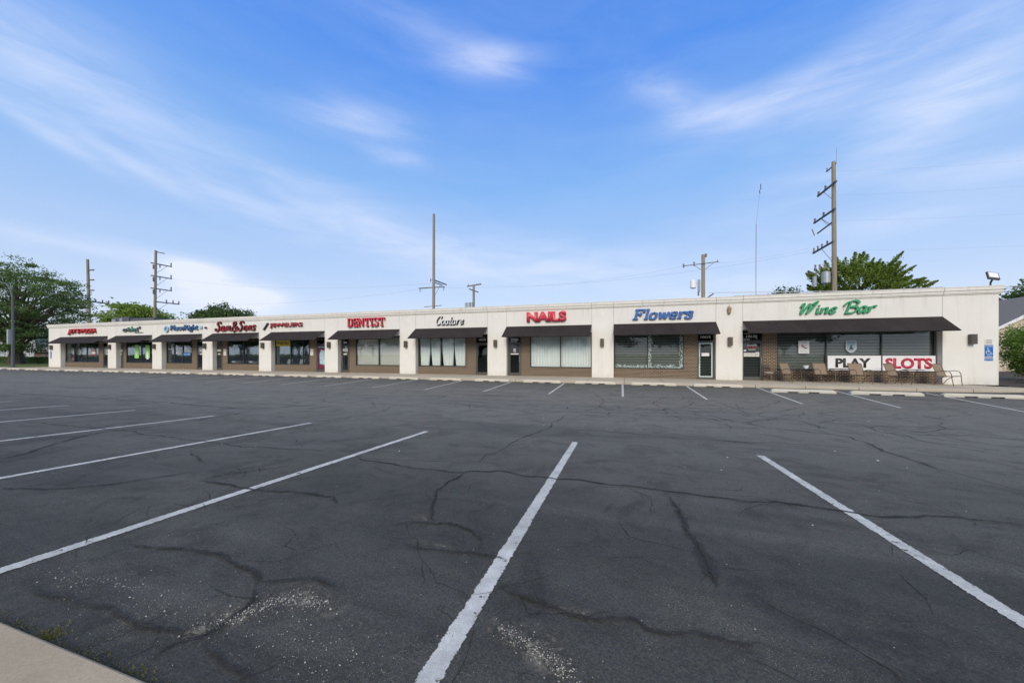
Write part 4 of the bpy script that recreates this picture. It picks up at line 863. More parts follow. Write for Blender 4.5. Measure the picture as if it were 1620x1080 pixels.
o = panel('door_poster', -22.78, -22.02, .35, 2.0, VI - .004, 'purple', 'purple poster with pale blue pictures covering a shop door', 'poster')
MB().prism([(-22.62, .75), (-22.12, .65), (-22.14, 1.75), (-22.5, 1.85), (-22.66, 1.5)], VI - .016, VI - .013).build('print', M['skyblue'], o, off=tuple(o.location))
for j, (d0, d1) in enumerate(((-20.50, -19.92), (-33.9, -33.35), (-36.25, -35.45), (-49.75, -48.75), (-47.4, -46.9), (-7.05, -6.5))):
    c = (d0 + d1) / 2; o = thing('door_notice', (c, VI, 1.2), ['pale sheets of office hours on the dentist door', 'two white notices on the door left of the white bowls', 'white notices on the recessed door right of the three pane window', 'white stickers on the door right of the leftmost window', 'white stickers on the narrow door left of the green posters', 'column of white opening hours on the brown door numbered 10634'][j], 'notice'); L = tuple(o.location)
    for k, (z, h, w_) in enumerate(((2.32, .12, .5), (1.72, .2, .7), (1.45, .1, .5)) if j != 5 else ((1.95, .07, .15), (1.65, .22, .3), (1.48, .08, .9))):
        if j in (0,) or k: MB().box(c - w_ * .3, c + w_ * .3, VI - .012 - .002 * k, VI - .006, z, z + h).build('sheet', M['offwhite'], o, off=L)
    words(o, 'HOURS', c - .14, c + .14, 1.78 if j != 5 else 1.7, 1.84 if j != 5 else 1.78, VI - .022, 'grey')
# pizza shop window posters
for x0, x1, z0, z1, mt, lb in ((-50.0, -49.0, 0, 0, '', ''),): pass
o = panel('window_poster', -52.0, -51.2, 1.35, 2.05, VI + .02, 'redd', 'red and white pizza poster at the right side of the leftmost shop window', 'poster'); MB().box(-51.9, -51.3, VI + .006, VI + .01, 1.5, 1.75).build('print', M['offwhite'], o, off=tuple(o.location)); words(o, 'PIZZA', -51.85, -51.35, 1.82, 1.98, VI + .008, 'white', .02)
o = panel('window_poster', -55.6, -55.15, .75, 1.3, VI + .09, 'red', 'small red and white poster low in the leftmost pane under the tan blind', 'poster'); MB().box(-55.4, -55.2, VI + .07, VI + .08, .8, 1.15).build('print', M['offwhite'], o, off=tuple(o.location))
# accessible parking signs
def acc_sign(x, z0, label, s_=1.):
    o = thing('parking_sign', (x, VF, z0), label, 'sign', 'blue accessible parking signs'); L = tuple(o.location); y = VF - .012
    MB().box(x - .15 * s_, x + .15 * s_, y, y + .008, z0 + .83, z0 + 1.06).build('top_plate', M['offwhite'], o, off=L)
    for k, t_ in enumerate(('RESERVED', 'PARKING', 'PERMIT ONLY')): words(o, t_, x - .12 * s_, x + .12 * s_, z0 + 1.0 - k * .065, z0 + 1.035 - k * .065, y - .004, 'black')
    MB().box(x - .16 * s_, x + .16 * s_, y, y + .008, z0 + .26, z0 + .80).build('blue_plate', M['signblue'], o, off=L)
    words(o, 'ACCESSIBLE', x - .13, x + .13, z0 + .72, z0 + .765, y - .004, 'white'); words(o, 'VAN', x - .08, x + .08, z0 + .29, z0 + .34, y - .004, 'white')
    MB().box(x - .16 * s_, x + .16 * s_, y, y + .008, z0 + .09, z0 + .22).build('fine_plate', M['signblue'], o, off=L); words(o, '$250 FINE', x - .13, x + .13, z0 + .13, z0 + .18, y - .004, 'white', .01)
    w_ = MB(); cx, cz = x - .005, z0 + .50                       # wheelchair symbol: wheel arc, body, seat, leg, head
    arc = [(cx - .01 + .085 * math.cos(a), y - .003, cz - .04 + .085 * math.sin(a)) for a in [2.2 + .3 * i for i in range(12)]]
    w_.tube(arc, .010, 5); w_.tube([(cx - .03, y - .003, cz + .09), (cx - .02, y - .003, cz - .02), (cx + .05, y - .003, cz - .03), (cx + .085, y - .003, cz - .11), (cx + .115, y - .003, cz - .10)], .013, 5)
    w_.tube([(cx - .028, y - .003, cz + .04), (cx + .04, y - .003, cz + .035)], .010, 5); w_.tube([(cx - .035, y - .002, cz + .135), (cx - .035, y - .008, cz + .135)], .024, 10)
    w_.build('wheelchair_symbol', M['white'], o, off=L)
acc_sign(15.76, 1.13, 'blue accessible parking sign with small plates on the right corner wall', .88)
acc_sign(-58.2, .95, 'blue accessible parking sign at the left corner of the building')

# ------------------------------------------------------------------ shop interiors seen through the glass
for x, s_ in ((-26.2, 'left'), (-24.9, 'right')):
    o = thing('white_chair', (x, 22.95, .125), 'pale square backed chair inside the shop window, %s of two' % s_, 'chair', 'pale chairs inside the shop window')
    bk = MB().box(-.25, .25, -.02, .02, 0, .5, Matrix.Rotation(R(-14), 3, 'X')); [v.__iadd__(Vector((0, -.2, .46))) for v in bk.v]; bk.build('backrest', M['offwhite'], o)
    MB().box(-.25, .25, -.2, .25, .42, .47).build('seat', M['offwhite'], o)
    for a in (-.22, .22):
        for b in (-.17, .22): MB().tube([(a, b, 0), (a, b, .42)], .015, 6).build('leg', M['steel'], o)
for x, s_ in ((-32.0, 'left'), (-30.0, 'middle'), (-28.85, 'right')):
    o = thing('white_bowl', (x, 22.95, .125), 'shallow white bowl shape on a dark stand, %s of three inside the shop window' % s_, 'bowl', 'white bowls in the shop window')
    MB().tube([(0, 0, 0), (0, 0, .5)], .06, 8).build('stand', M['black'], o); MB().tube([(0, 0, .5), (0, 0, .6), (0, 0, .75), (0, 0, .76)], [.2, .5, .62, .6], 20).build('bowl', M['offwhite'], o)
for x0, x1 in ((-26.9, -23.9), (-33, -29.5), (-55.5, -51)):
    o = thing('display_counter', ((x0 + x1) / 2, 25.6, .125), {-26.9: 'glass topped display counter behind the pale chairs', -33: 'dark counter behind the white bowls', -55.5: 'red and grey counter inside the leftmost shop'}[x0], 'counter'); L = tuple(o.location)
    MB().box(x0, x1, 25.3, 25.9, .125, .85).build('base', M['redd' if x0 == -55.5 else 'slate'], o, off=L); MB().box(x0 - .03, x1 + .03, 25.25, 25.95, .851, 1.08).build('top', M['offwhite' if x0 == -26.9 else 'lens'], o, off=L)
    MB().box(x0, x1, 28.6, 28.95, 1.2, 1.28).box(x0, x1, 28.6, 28.95, 1.7, 1.78).build('shelf', M['offwhite'], o, off=L)

# ------------------------------------------------------------------ patio furniture
def sling_chair():
    t = thing('patio_chair', (0, 0, 0), 'x', 'patio chair', 'tan sling patio chairs'); W2 = .29
    def slab(path, name):
        mb = MB(); n = len(path)
        for i, (y, z) in enumerate(path):
            for x in (-W2 + .02, W2 - .02): mb.v += [Vector((x, y, z))]
        for i, (y, z) in enumerate(path):
            for x in (-W2 + .02, W2 - .02): mb.v += [Vector((x, y + .006, z - .012))]
        k = 2 * n
        for i in range(n - 1): a = 2 * i; mb.f += [(a, a + 1, a + 3, a + 2), (k + a, k + a + 2, k + a + 3, k + a + 1), (a, a + 2, k + a + 2, k + a), (a + 1, k + a + 1, k + a + 3, a + 3)]
        mb.f += [(0, k, k + 1, 1), (2 * n - 2, 2 * n - 1, k + 2 * n - 1, k + 2 * n - 2)]
        mb.build(name, M['sling'], t)
    slab([(-.25, .435), (-.1, .405), (.05, .39), (.17, .40)], 'seat'); slab([(.175, .41), (.22, .5), (.27, .66), (.33, .82), (.37, .93)], 'backrest')
    for s_ in (-1, 1):
        x = s_ * W2
        MB().tube([(x, -.27, .42), (x, -.1, .395), (x, .17, .39), (x, .22, .5), (x, .30, .75), (x, .38, .94)], .014, 8).build('side_rail', M['chairmetal'], t)
        MB().tube([(x, -.33, 0), (x + s_ * .02, -.29, .3), (x + s_ * .03, -.27, .52), (x + s_ * .03, -.22, .62), (x + s_ * .03, -.1, .655), (x + s_ * .03, .06, .64), (x + s_ * .02, .18, .6), (x, .26, .58)], .014, 8).build('front_leg', M['chairmetal'], t)
        MB().tube([(x + s_ * .02, -.05, .395), (x + s_ * .02, .14, .26), (x, .30, 0)], .014, 8).build('rear_leg', M['chairmetal'], t)
    MB().tube([(-W2, .38, .94), (W2, .38, .94)], .014, 8).build('top_rail', M['chairmetal'], t)
    return t
cp = [(7.95, 21.35, .55, 'leftmost of five, beside the small dark chair and turned to the right'), (9.3, 21.3, .18, 'second from the left, at the left edge of the PLAY banner'), (10.72, 21.3, .12, 'in front of the letters AY of the PLAY banner'), (12.1, 21.25, .5, 'at the left edge of the SLOTS banner, turned to the right'), (13.85, 21.25, .55, 'rightmost of five, at the corner of the blank wall')]
c0 = sling_chair()
for i, (x, y, r_, s_) in enumerate(cp):
    if i == 0: c0.location = (x, y, .12); c0.rotation_euler.z = r_; c0['label'] = 'tan patio chair, ' + s_
    else: dup(c0, (x, y, .12), r_, 'tan patio chair, ' + s_)
def bistro(x, y, label, r_=.38):
    t = thing('patio_table', (x, y, .12), label, 'patio table', 'dark patio tables')
    MB().tube([(0, 0, .655), (0, 0, .675)], r_, 24).build('table_top', M['black'], t)
    for k in range(3):
        a = k * 2.094 + .4; c_, s_ = math.cos(a), math.sin(a)
        MB().tube([(c_ * r_ * .85, s_ * r_ * .85, 0), (c_ * .1, s_ * .1, .33), (c_ * r_ * .7, s_ * r_ * .7, .655)], .010, 6).build('leg', M['black'], t)
    MB().tube([(.11 * math.cos(k * .524), .11 * math.sin(k * .524), .33) for k in range(13)], .008, 6).build('ring', M['black'], t)
bistro(8.72, 21.75, 'round dark patio table carrying the white pot'); bistro(9.98, 21.6, 'round dark patio table in front of the letters PL', .42); bistro(12.95, 21.75, 'dark patio table between the two rightmost tan chairs', .36)
t = thing('plant_pot', (8.72, 21.7, .796), 'white pot with a small green plant on the leftmost patio table', 'plant pot')
MB().tube([(0, 0, 0), (0, 0, .15), (0, 0, .155), (0, 0, .14)], [.09, .13, .12, .1], 16).build('pot', M['white'], t)
mb = MB()
for k in range(26): a = rr.uniform(0, 6.28); q = rr.uniform(.03, .11); mb.poly([(0, 0, .14), (q * math.cos(a), q * math.sin(a), .14 + rr.uniform(.02, .07)), (q * 1.2 * math.cos(a + .3), q * 1.2 * math.sin(a + .3), .15)])
mb.build('leaves', M['leafd'], t)
t = thing('metal_chair', (7.2, 21.9, .12), 'small dark metal chair with a pale seat against the brick by the wine bar door', 'chair')
t.rotation_euler.z = .3
MB().tube([(0, 0, .43), (0, 0, .45)], .2, 18).build('seat', M['offwhite'], t)
for a, b in ((-.16, -.14), (.16, -.14)): MB().tube([(a, b, .43), (a * 1.25, b * 1.3, 0)], .012, 6).build('leg', M['black'], t)
for a in (-.17, .17): MB().tube([(a * 1.1, .24, 0), (a, .16, .45), (a * .95, .22, .82)], .012, 6).build('leg', M['black'], t)
mb = MB()
for k in range(7): x = -.15 + .05 * k; mb.tube([(x, .17, .5), (x, .215, .84)], .007, 5)
for z in (.52, .66, .84): mb.tube([(-.165, .17 + (z - .5) * .13, z), (.165, .17 + (z - .5) * .13, z)], .012, 6)
mb.build('backrest', M['black'], t)

# ------------------------------------------------------------------ roof things
t = thing('flood_light', (16.0, 22.25, 4.6), 'square floodlight on a short post at the right roof corner', 'floodlight')
MB().tube([(0, 0, 0), (0, 0, .2)], .03, 8).build('post', M['black'], t)
MB().tube([(0, 0, .18), (.02, -.05, .30)], .035, 8).build('knuckle', M['black'], t)
q = MB().box(-.2, .2, -.04, .04, -.2, .2, Matrix.Rotation(R(12), 3, 'Y') @ Matrix.Rotation(R(-30), 3, 'X')); [v.__iadd__(Vector((.02, -.08, .47))) for v in q.v]; q.build('housing', M['lampbox'], t, bevel=.01)
q = MB().box(-.165, .165, -.048, -.0405, -.12, .165, Matrix.Rotation(R(12), 3, 'Y') @ Matrix.Rotation(R(-30), 3, 'X')); [v.__iadd__(Vector((.02, -.08, .47))) for v in q.v]; q.build('lens', M['white'], t)
t = thing('roof_antenna', (7.85, 26, 4.12), 'tall thin whip mast with a bent wire tip standing on the roof', 'antenna')
MB().tube([(0, 0, 0), (0, 0, 2.1)], .022, 6).build('lower_tube', M['steel'], t); MB().tube([(0, 0, 2.1), (.01, 0, 5.5)], .018, 6).build('upper_tube', M['wire'], t)
MB().tube([(.01, 0, 5.5), (.12, 0, 6.6), (.22, 0, 7.5)], .006, 5).build('whip', M['wire'], t); MB().tube([(.22, 0, 7.35), (.19, 0, 7.55), (.26, 0, 7.65), (.25, 0, 7.95)], .02, 5).build('tip', M['black'], t)
t = thing('roof_unit', (-53.5, 25.6, 4.12), 'low dark rooftop air unit behind the parapet at the left end of the roof', 'air unit')
MB().box(-2.1, .9, 0, 1.2, 0, 1.5).build('casing', M['slate'], t); MB().box(.95, 4.9, .1, 1.5, 0, 1.32).build('side_casing', M['slate'], t); MB().box(-.4, .1, -.2, .3, .9, 1.36).build('vent_hood', M['steel'], t); MB().box(-2.0, -1.3, -.1, .4, .9, 1.3).build('vent_hood', M['steel'], t)
# ------------------------------------------------------------------ utility poles on the line behind the shops
def upole(x, y, h, label, r=(.17, .12), lean=0):
    t = thing('utility_pole', (x, y, 0), label, 'utility pole', 'wooden utility poles behind the shops')
    MB().tube([(0, 0, -.5), (lean * .5, 0, h * .5), (lean, 0, h)], [r[0], (r[0] + r[1]) / 2, r[1]], 12).build('pole', M['pole'], t); return t
def bar(t, a, b, w=.06, name='crossarm', mat='arm'):
    a, b = Vector(a), Vector(b); MB().tube([a, b], w, 4).build(name, M[mat], t)
def insul(t, p, h=.35, r=.06, up=1):
    x, y, z = p; MB().tube([(x, y, z), (x, y, z + up * h * .3), (x, y, z + up * h * .5), (x, y, z + up * h * .8), (x, y, z + up * h)], [r * .4, r, r * .6, r, r * .4], 8).build('insulator', M['ins'], t)
def brace(t, a, b): MB().tube([a, b], .03, 5).build('brace', M['steel'], t)
P6 = upole(19.2, 42, 19.85, 'tallest brown pole at the right with slanting crossarms and a transformer', (.22, .16), -.1)
bar(P6, (0, -.2, 19.6), (0, 1.5, 19.6)); insul(P6, (0, 1.4, 19.6)); MB().tube([(.12, 0, 19.8), (.12, 0, 21.2)], .02, 5).build('lightning_rod', M['steel'], P6)
for z, a, b in ((17.7, -.7, 2.75), (15.2, -.5, 3.5)):
    bar(P6, (-.2, a, z), (-.2, b, z), .10); insul(P6, (-.2, b - .2, z), .45, .11); insul(P6, (-.2, b * .45, z), .45, .11); brace(P6, (-.2, b * .6, z), (-.1, 0, z - 1.5))
bar(P6, (-.2, 0, 14.1), (-.2, 2.8, 13.9), .07); brace(P6, (-.2, 2.0, 15.1), (-.1, .8, 14.0)); bar(P6, (-.2, 3.4, 13.9), (-.2, 3.9, 14.7), .05, 'jumper', 'ins')
bar(P6, (-.2, -.2, 12.2), (-.2, 3.7, 12.1), .10)
for y in (3.5, 2.7, 1.9, .9): insul(P6, (-.2, y, 12.15), .45, .09)
brace(P6, (-.2, 2, 12.1), (-.1, 0, 10.2)); bar(P6, (-2.2, 0, 9.3), (.4, 0, 9.3), .06)
MB().tube([(-.75, -.1, 8.2), (-.75, -.1, 8.3), (-.75, -.1, 9.3), (-.75, -.1, 9.4)], [.2, .34, .34, .2], 14).build('transformer', M['steel'], P6)
for x in (-1.2, -1.55, -.8): insul(P6, (x, 0, 9.6), .55, .10)
MB().tube([(-1.6, 0, 8.0), (-1.6, 0, 9.0)], .16, 10).build('switch_can', M['steel'], P6)
P3 = upole(-23.85, 42, 19.8, 'pale bare pole in the middle with only two low crossarms', (.22, .16), .05)
bar(P3, (0, -.2, 11.2), (0, 3.6, 11.2), .09); bar(P3, (0, 0, 10.9), (0, 2.4, 10.9), .07); bar(P3, (-2.2, 0, 10.2), (1.6, 0, 10.2), .08); brace(P3, (0, 1.9, 10.9), (.1, 0, 9.0))
for x in (-2.0, 1.5): insul(P3, (x, 0, 10.2), .5, .07, -1)
insul(P3, (-.4, 0, 11.0), .35, .1); bar(P3, (-1.4, 0, 7.7), (1.2, 0, 7.8), .05)
for z in (13.3, 15.4, 17.6): bar(P3, (.1, 0, z), (.38, 0, z), .03, 'step_peg', 'steel')
P2 = upole(-79.3, 42, 19.7, 'tall left pole with four crossarms braced to the right, beside the cumulus cloud', (.24, .18), .4)
bar(P2, (.4, 0, 19.5), (.4, 1.3, 19.5), .08)
for i, z in enumerate((17.4, 15.2, 13.0)):
    bar(P2, (.3, -.65, z), (.3, 2.4, z), .11); insul(P2, (.3, 2.3, z), .7, .12); brace(P2, (.3, 1.8, z), (.3, 0, z - 1.8)); insul(P2, (.3, .65, z), .6, .1, -1); insul(P2, (.3, -.3, z - .2), .8, .13, -1)
bar(P2, (.3, -.1, 10.7), (.3, 3.55, 10.7), .12); brace(P2, (.3, 1.9, 10.7), (.2, 0, 9.0))
for y in (1.6, 2.6, 3.5): insul(P2, (.3, y, 10.7), .6, .12)
P1 = upole(-97.9, 42, 19.7, 'leftmost leaning pole beside the big tree with short pegs and one crossarm', (.28, .20), -.9)
for z in (17.6, 15.7, 13.7): bar(P1, (-.8, 0, z), (.6, .2, z), .14, 'step_arm')
bar(P1, (-.5, -.3, 11.6), (-.5, 2.9, 11.5), .14); brace(P1, (-.5, 1.8, 11.5), (-.3, 0, 9.6))
for y in (.9, 1.9, 2.8): insul(P1, (-.5, y, 11.55), .6, .14)
MB().tube([(-1.0, 0, 9.2), (-1.0, 0, 10.5)], .35, 12).build('transformer', M['steel'], P1)
P5 = upole(7.9, 42, 11.9, 'short pole right of centre with a white transformer can and one level crossarm', (.21, .17))
bar(P5, (-2.0, -.2, 10.8), (1.4, -.2, 11.0), .05); insul(P5, (-1.9, -.2, 10.6), .45, .09); insul(P5, (-.9, -.2, 10.7), .5, .09); insul(P5, (1.3, -.2, 10.95), .25)
insul(P5, (.25, 0, 11.6), .4, .13); brace(P5, (-.9, -.2, 10.8), (0, 0, 10.2)); brace(P5, (.9, -.2, 10.9), (0, 0, 10.2))
MB().tube([(-.95, 0, 8.4), (-.95, 0, 8.48), (-.95, 0, 9.2), (-.95, 0, 9.28)], [.2, .30, .30, .2], 14).build('transformer', M['white'], P5)
MB().tube([(-.4, 0, 8.0), (-.4, 0, 9.3)], .13, 8).build('switch_can', M['steel'], P5); bar(P5, (-.95, 0, 8.9), (0, 0, 8.9), .06, 'bracket', 'steel')
insul(P5, (-.45, 0, 7.6), .4, .1); bar(P5, (.3, 0, 7.3), (1.0, .2, 7.8), .07, 'bracket', 'black')
P4 = upole(-21.6, 50, 11.9, 'small pole just right of the middle with grey cans at its foot', (.2, .17))
bar(P4, (-1.1, 0, 11.7), (1.2, 0, 11.9), .1); bar(P4, (-.1, -1.5, 11.0), (.1, 1.5, 11.0), .08)
for x in (-.9, .5, 1.0): insul(P4, (x, 0, 11.8), .3, .06)
for x in (-1.1, -.6, -.2): MB().tube([(x, -.3, 7.9), (x, -.3, 9.2)], .2, 10).build('transformer', M['steel'], P4)
def wire(a, b, sag, r, name, label, mat='wire'):
    a, b = Vector(a), Vector(b); pts = []
    for i in range(25): t = i / 24; p = a.lerp(b, t); p.z -= sag * 4 * t * (1 - t); pts.append(p)
    o = MB().tube(pts, r, 5).build(name, M[mat], off=tuple(a)); tag(o, label, 'cable', 'overhead cables behind the shops')
wire((8, 40, 7.6), (60, 44, 7.9), .5, .03, 'overhead_cable', 'bright thick cable crossing in front of the right hand tree', 'wirel')
wire((-21.5, 50, 11.9), (6, 42, 10.8), .9, .005, 'overhead_cable', 'thin cable from the small middle pole to the crossarm of the short pole')
wire((9.2, 42, 10.9), (19, 42, 12.2), .3, .005, 'overhead_cable', 'thin cable between the short pole and the tallest pole')
wire((19, 43.4, 19.6), (66, 43.4, 19.9), 1.5, .0035, 'overhead_cable', 'topmost thin cable leaving the tallest pole to the right')
wire((19, 44.5, 17.7), (66, 44.5, 17.7), 1.3, .0035, 'overhead_cable', 'second thin cable leaving the tallest pole to the right')
wire((19, 45, 15.3), (66, 45, 15.2), 1.2, .0035, 'overhead_cable', 'third thin cable leaving the tallest pole to the right')
wire((19, 45, 12.2), (66, 45, 12.2), 1.0, .0035, 'overhead_cable', 'lowest thin cable leaving the tallest pole to the right')
wire((-23.8, 42, 10.2), (19, 45, 12.2), 1.2, .007, 'overhead_cable', 'faint cable from the pale bare pole to the tallest pole')
wire((-79, 44, 15.2), (-23.8, 44, 11.2), 1.2, .007, 'overhead_cable', 'faint upper cable between the tall left pole and the pale bare pole')
wire((-79, 45, 10.8), (-23.8, 42, 10.2), 1.0, .007, 'overhead_cable', 'faint lower cable between the tall left pole and the pale bare pole')
wire((21.5, 30, 5.35), (60, 33, 5.8), .3, .025, 'overhead_cable', 'dark cable beside the right corner of the building above the house roof', 'black')
wire((8, 38, 6.6), (60, 34, 7.0), .4, .015, 'overhead_cable', 'thin cable just above the floodlight')
wire((-97, 42, 5.0), (-58, 40, 4.6), .4, .02, 'overhead_cable', 'pale cable from the leftmost pole down to the roof', 'wirel')

# ------------------------------------------------------------------ trees and shrubs
def tree(name, x, y, label, cat, crown, z0, z1, rx, ry, ncl, nleaf, leaf, mat, trunk_r, seed, flat=.5, cl=(1., 1.8), lean=(0, 0), fork=.3, group=None, streak=None, zb=0, irr=.3):
    r = random.Random(seed); t = thing(name, (x, y, zb), label, cat, group); zc_, hz = (z0 + z1) / 2, (z1 - z0) / 2
    ends = []
    for i in range(ncl):
        for _ in range(60):
            u = Vector((r.gauss(0, 1), r.gauss(0, 1), r.gauss(0, 1))).normalized(); q = r.uniform(.35, 1) ** .6
            rr_ = 1 - irr + 2 * irr * (.5 + .5 * mnoise.noise(u * 1.7 + Vector((seed, 0, 0))))
            if u.z < -.55 and crown == 'round': continue
            break
        p = Vector((u.x * rx * q * rr_ + lean[0], u.y * ry * q * rr_ + lean[1], zc_ + u.z * hz * q * min(1.08, rr_ + .12))); ends.append(p)
    tr = MB(); fz = max(z0 * .9, .8 if z1 < 4 else (1.5 if z1 < 14.5 else 3.2)); base = [(0, 0, -.2), (lean[0] * .08, 0, fz * .5), (lean[0] * .2, lean[1] * .2, fz)]
    tr.tube(base + [(lean[0] * .6, lean[1] * .6, zc_), (lean[0], lean[1], z1 - hz * .35)], [trunk_r * 1.25, trunk_r, trunk_r * .85, trunk_r * .5, trunk_r * .12], 9); tr.build('trunk', M['bark'], t)
    br = MB()
    for p in ends[:90]:
        s_ = r.uniform(.0, .75); a = Vector(base[-1]).lerp(Vector((lean[0] * .8, lean[1] * .8, zc_ + hz * .3)), s_); L = (p - a).length
        m1 = a.lerp(p, .35) + Vector((r.uniform(-.08, .08) * L, r.uniform(-.08, .08) * L, .10 * L)); m2 = a.lerp(p, .7) + Vector((r.uniform(-.06, .06) * L, r.uniform(-.06, .06) * L, .06 * L))
        w = trunk_r * r.uniform(.18, .34) * (1 - .4 * s_); br.tube([a, m1, m2, p], [w, w * .65, w * .35, w * .1], 5, False)
    if crown != 'bush': br.build('limbs', M['bark'], t)
    lm = MB(); V = lm.v; F = lm.f
    for p in ends:
        cr = r.uniform(*cl); n = int(nleaf * r.uniform(.5, 1.3)); dv = (p - Vector((lean[0], lean[1], zc_))).normalized()
        for k in range(n):
            g = Vector((r.gauss(0, .45), r.gauss(0, .45), r.gauss(0, .45) * flat)) * cr
            if streak: s_ = r.random() ** .7; g = g * (.45 * (1.1 - s_)) + Vector(streak) * s_ * cr * 1.1 + dv * s_ * cr * .9
            c = p + g; s1 = leaf * r.uniform(.6, 1.3); nrm = Vector((r.gauss(0, .6), r.gauss(0, .6), r.uniform(.2, 1))).normalized(); a = nrm.orthogonal().normalized(); a = (Matrix.Rotation(r.uniform(0, 6.28), 3, nrm) @ a); b_ = nrm.cross(a) * .5
            b = len(V); V += [c - a * s1, c - b_ * s1, c + a * s1, c + b_ * s1]; F.append((b, b + 1, b + 2, b + 3))
    lm.build('crown', mat, t); return t
tree('locust_tree', -81.2, 27.5, 'big spreading dark green tree on the lawn at the left edge', 'tree', 'broad', 1.6, 14.4, 9.0, 7.0, 380, 125, .135, M['leafa'], .75, 11, flat=.34, cl=(.8, 1.6), irr=.26)
tree('maple_tree', 27.6, 55, 'bright green tree with pointed tufts behind the roof at the tallest pole', 'tree', 'round', 4, 12.7, 5.5, 4, 400, 220, .13, M['leafb'], .35, 9, flat=.7, cl=(.7, 1.4), streak=(.2, 0, .3), irr=.24)
tree('maple_tree', 20.6, 57, 'small dull green tree just left of the tallest pole behind the roof', 'tree', 'round', 3, 10.0, 2.0, 3, 110, 190, .14, M['leafc'], .25, 6, flat=.8, cl=(.7, 1.1))
tree('broad_tree', -162, 80, 'round olive green tree far behind the roof between the two left poles', 'tree', 'round', 4, 17.8, 13.5, 9, 120, 120, .5, M['leafb'], .6, 21, cl=(2, 3.2))
tree('broad_tree', -119, 80, 'dark green far tree behind the roof right of the tall left pole', 'tree', 'round', 4, 15.8, 9.5, 7, 170, 150, .36, M['leafc'], .5, 22, cl=(1.6, 2.6))
tree('garden_bush', 20.6, 26.2, 'bright green bush beside the right corner of the building', 'bush', 'bush', .35, 2.95, 1.25, 1.3, 110, 170, .055, M['leafd'], .05, 31, flat=1, cl=(.3, .5), irr=.2, zb=.1)
tree('purple_shrub', 19.3, 23.6, 'low purple brown shrub on the mulch at the right corner', 'shrub', 'bush', .0, .62, 1.1, .9, 60, 110, .04, M['leafp'], .03, 32, flat=.8, cl=(.2, .35), zb=.1)
tree('purple_shrub', 21.6, 24.4, 'taller purple brown shrub at the right edge under the green bush', 'shrub', 'bush', .1, 1.0, 1.1, .9, 60, 110, .045, M['leafp'], .03, 33, flat=.8, cl=(.25, .4), zb=.1)
tree('oak_tree', 48, 60, 'dark green tree behind the beige house at the right edge', 'tree', 'round', 2, 9.6, 5, 4, 110, 140, .22, M['leafc'], .35, 34, cl=(1, 1.7))
tree('oak_tree', 55.5, 66, 'taller dark tree at the far right behind the beige house', 'tree', 'round', 2, 12.4, 5.5, 4, 100, 140, .24, M['leafc'], .35, 35, cl=(1, 1.8))
for i, (x, y, r_) in enumerate(((18.5, 22.9, .16), (18.9, 23.1, .12), (19.4, 22.8, .14), (20.0, 23.0, .17))):
    o = thing('garden_rock', (x, y, .1), ['largest left', 'smallest', 'middle', 'rightmost'][i] + ' pale rock in the mulch at the right corner', 'rock', 'pale rocks in the planting bed')
    q = MB(); bm = bmesh.new(); bmesh.ops.create_icosphere(bm, subdivisions=2, radius=r_); me = bpy.data.meshes.new('stone')
    for v in bm.verts: v.co *= .8 + .4 * mnoise.noise(v.co * 8 + Vector((i, 0, 0))); v.co.z = v.co.z * .7 + r_ * .45
    bm.to_mesh(me); bm.free(); me.materials.append(M['rock']); s_ = bpy.data.objects.new('stone', me); COL.objects.link(s_); s_.parent = o
# hedge, shed and cottage at the left
mb = MB(); r = random.Random(3)
for i in range(9000):
    x = r.uniform(-104, -62); h = .95 + .2 * mnoise.noise((x, 0, 0)); c = Vector((x, 30 + r.gauss(0, .35) + .1, .1 + r.random() ** .7 * h)); s1 = r.uniform(.06, .13); a = Vector((r.gauss(0, 1), r.gauss(0, 1), r.gauss(0, 1))).normalized(); b_ = a.orthogonal().normalized() * .6
    b = len(mb.v); mb.v += [c - a * s1, c - b_ * s1, c + a * s1, c + b_ * s1]; mb.f.append((b, b + 1, b + 2, b + 3))
tag(mb.build('hedge', M['leafc'], off=(-83, 30, .1)), 'low dark hedge behind the lawn at the left edge', 'hedge')
o = thing('storage_shed', (-142, 52, 0), 'long pale grey metal building behind the big tree at the left', 'building'); L = tuple(o.location)
mb = MB()
for i in range(60): x = -190 + i * .85; mb.box(x, x + .8, 50 + .03 * (i % 2), 58, -.3, 5.3)
mb.build('wall', M['metalwall'], o, off=L); MB().prismx([(49.6, 5.3), (54, 6.6), (58.4, 5.3), (58.4, 5.45), (54, 6.78), (49.6, 5.45)], -190.4, -138.6).build('roof', M['slate'], o, off=L)
MB().box(-160, -156, 49.95, 50.0, -.3, 3.2).build('door', M['offwhite'], o, off=L)
o = thing('brown_cottage', (-118, 47, 0), 'low brown building with a dark overhanging roof beyond the lawn', 'building'); L = tuple(o.location)
MB().box(-127, -108, 45.5, 52, -.3, 1.9).build('wall', simple('brown_wall', (.14, .08, .05), .8), o, off=L)
MB().prismx([(44.6, 1.9), (48.7, 3.3), (52.9, 1.9), (52.9, 2.05), (48.7, 3.47), (44.6, 2.05)], -127.8, -107.2).build('roof', M['shingle'], o, off=L)
for x in (-123, -118, -113): MB().box(x - .7, x + .7, 45.45, 45.5, .5, 1.5).build('window', M['slate'], o, off=L)
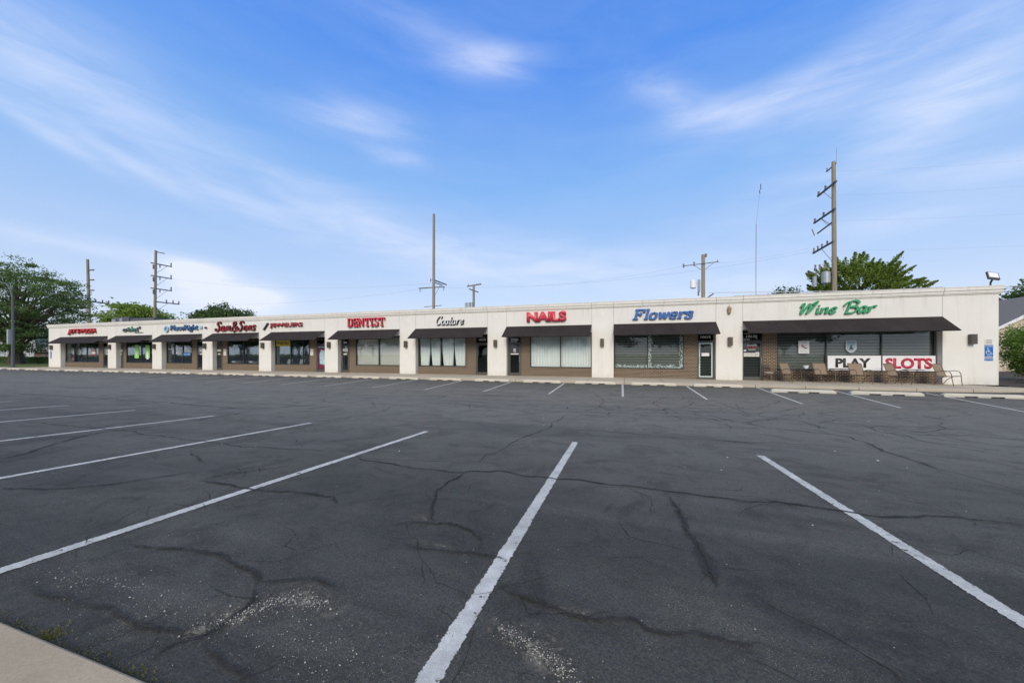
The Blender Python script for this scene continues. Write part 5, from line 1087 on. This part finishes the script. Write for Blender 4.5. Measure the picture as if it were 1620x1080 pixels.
# beige house at the right
o = thing('beige_house', (34, 43, 0), 'beige sided house with a grey shingle roof and white gable trim at the right edge', 'house'); L = tuple(o.location)
g = [(27.6, -.3), (39.8, -.3), (39.8, 2.55), (33.7, 6.35), (27.6, 2.55)]
MB().prism(g, 40, 50).build('gable_wall', M['siding'], o, off=L)
MB().prism([(27.2, 2.28), (33.7, 6.33), (40.2, 2.28), (40.2, 2.52), (33.7, 6.6), (27.2, 2.52)], 39.72, 39.8).build('rake_trim', M['trim'], o, off=L)
MB().prism([(27.2, 2.36), (33.7, 6.41), (40.2, 2.36), (40.2, 2.50), (33.7, 6.56), (27.2, 2.50)], 39.81, 50).build('gable_roof', M['shingle'], o, off=L)
MB().box(20, 50, 43, 54, -.3, 2.6).build('wall', M['siding'], o, off=L)
MB().prismx([(42.4, 2.75), (48.5, 5.42), (54.6, 2.75), (54.6, 2.6), (48.5, 5.25), (42.4, 2.6)], 19.5, 50.5).build('roof', M['shingle'], o, off=L)
w_ = MB().box(30.2, 31.9, 39.93, 39.995, 2.35, 3.45).build('window', M['trim'], o, off=L)
for k in range(2):
    for j in range(2): MB().box(30.32 + k * .75, 31.02 + k * .75, 39.90, 39.925, 2.45 + j * .48, 2.88 + j * .48).build('pane', M['slate'], w_, off=None).location = (-L[0], -L[1], -L[2])
# street lamp on the left pavement
o = thing('street_lamp', (-60.0, 20.1, .12), 'tall dark pole lamp with a curved arm at the left edge beside the lawn', 'street lamp')
MB().tube([(0, 0, 0), (0, 0, .08)], .28, 12).build('base_plate', M['slate'], o)
MB().tube([(0, 0, .08), (0, 0, 3.5), (-.05, 0, 7.2)], [.12, .10, .08], 12).build('pole', M['slate'], o)
MB().tube([(-.05, 0, 7.2), (-.25, -.05, 8.0), (-.9, -.1, 8.6), (-2.0, -.2, 8.9), (-3.2, -.3, 8.95)], [.09, .08, .07, .06, .05], 10).build('arm', M['slate'], o)
MB().tube([(-3.1, -.3, 8.93), (-3.3, -.3, 8.96), (-3.9, -.35, 8.9), (-4.1, -.35, 8.88)], [.06, .16, .14, .05], 10).build('lamp_head', M['slate'], o)
MB().box(-.42, -.2, -.25, -.05, 2.4, 3.9).build('meter_box', M['metalwall'], o)
o = thing('electric_box', (-64.5, 28.9, .1), 'small pale utility box on the lawn under the big tree', 'utility box')
MB().tube([(0, 0, 0), (0, 0, .9)], .05, 8).build('post', M['steel'], o); MB().tube([(0, -.15, 1.1), (0, .15, 1.1)], .28, 10).build('cover', M['white'], o)
for ob in list(bpy.data.objects):
    if ob.type == 'MESH' and ob.users_collection == () : bpy.data.objects.remove(ob)


# trees across the road behind the camera: what the shop windows reflect
tp = tree('street_tree', -38, -48, 'leafy tree across the road, seen only reflected in the shop glass', 'tree', 'round', 1.2, 13, 8, 6, 90, 110, .5, M['leafc'], .4, 60, cl=(1.6, 2.8), group='trees across the road')
for i, (x, y) in enumerate([(-20, -50), (-4, -46), (13, -50), (33, -47), (-60, -50)] + [(-72 - 8.5 * k, -46 - (k % 3) * 5) for k in range(26)]):
    q = dup(tp, (x, y, 0), i * 1.3); q.scale = (1, 1, 1.35 if i > 4 else 1)
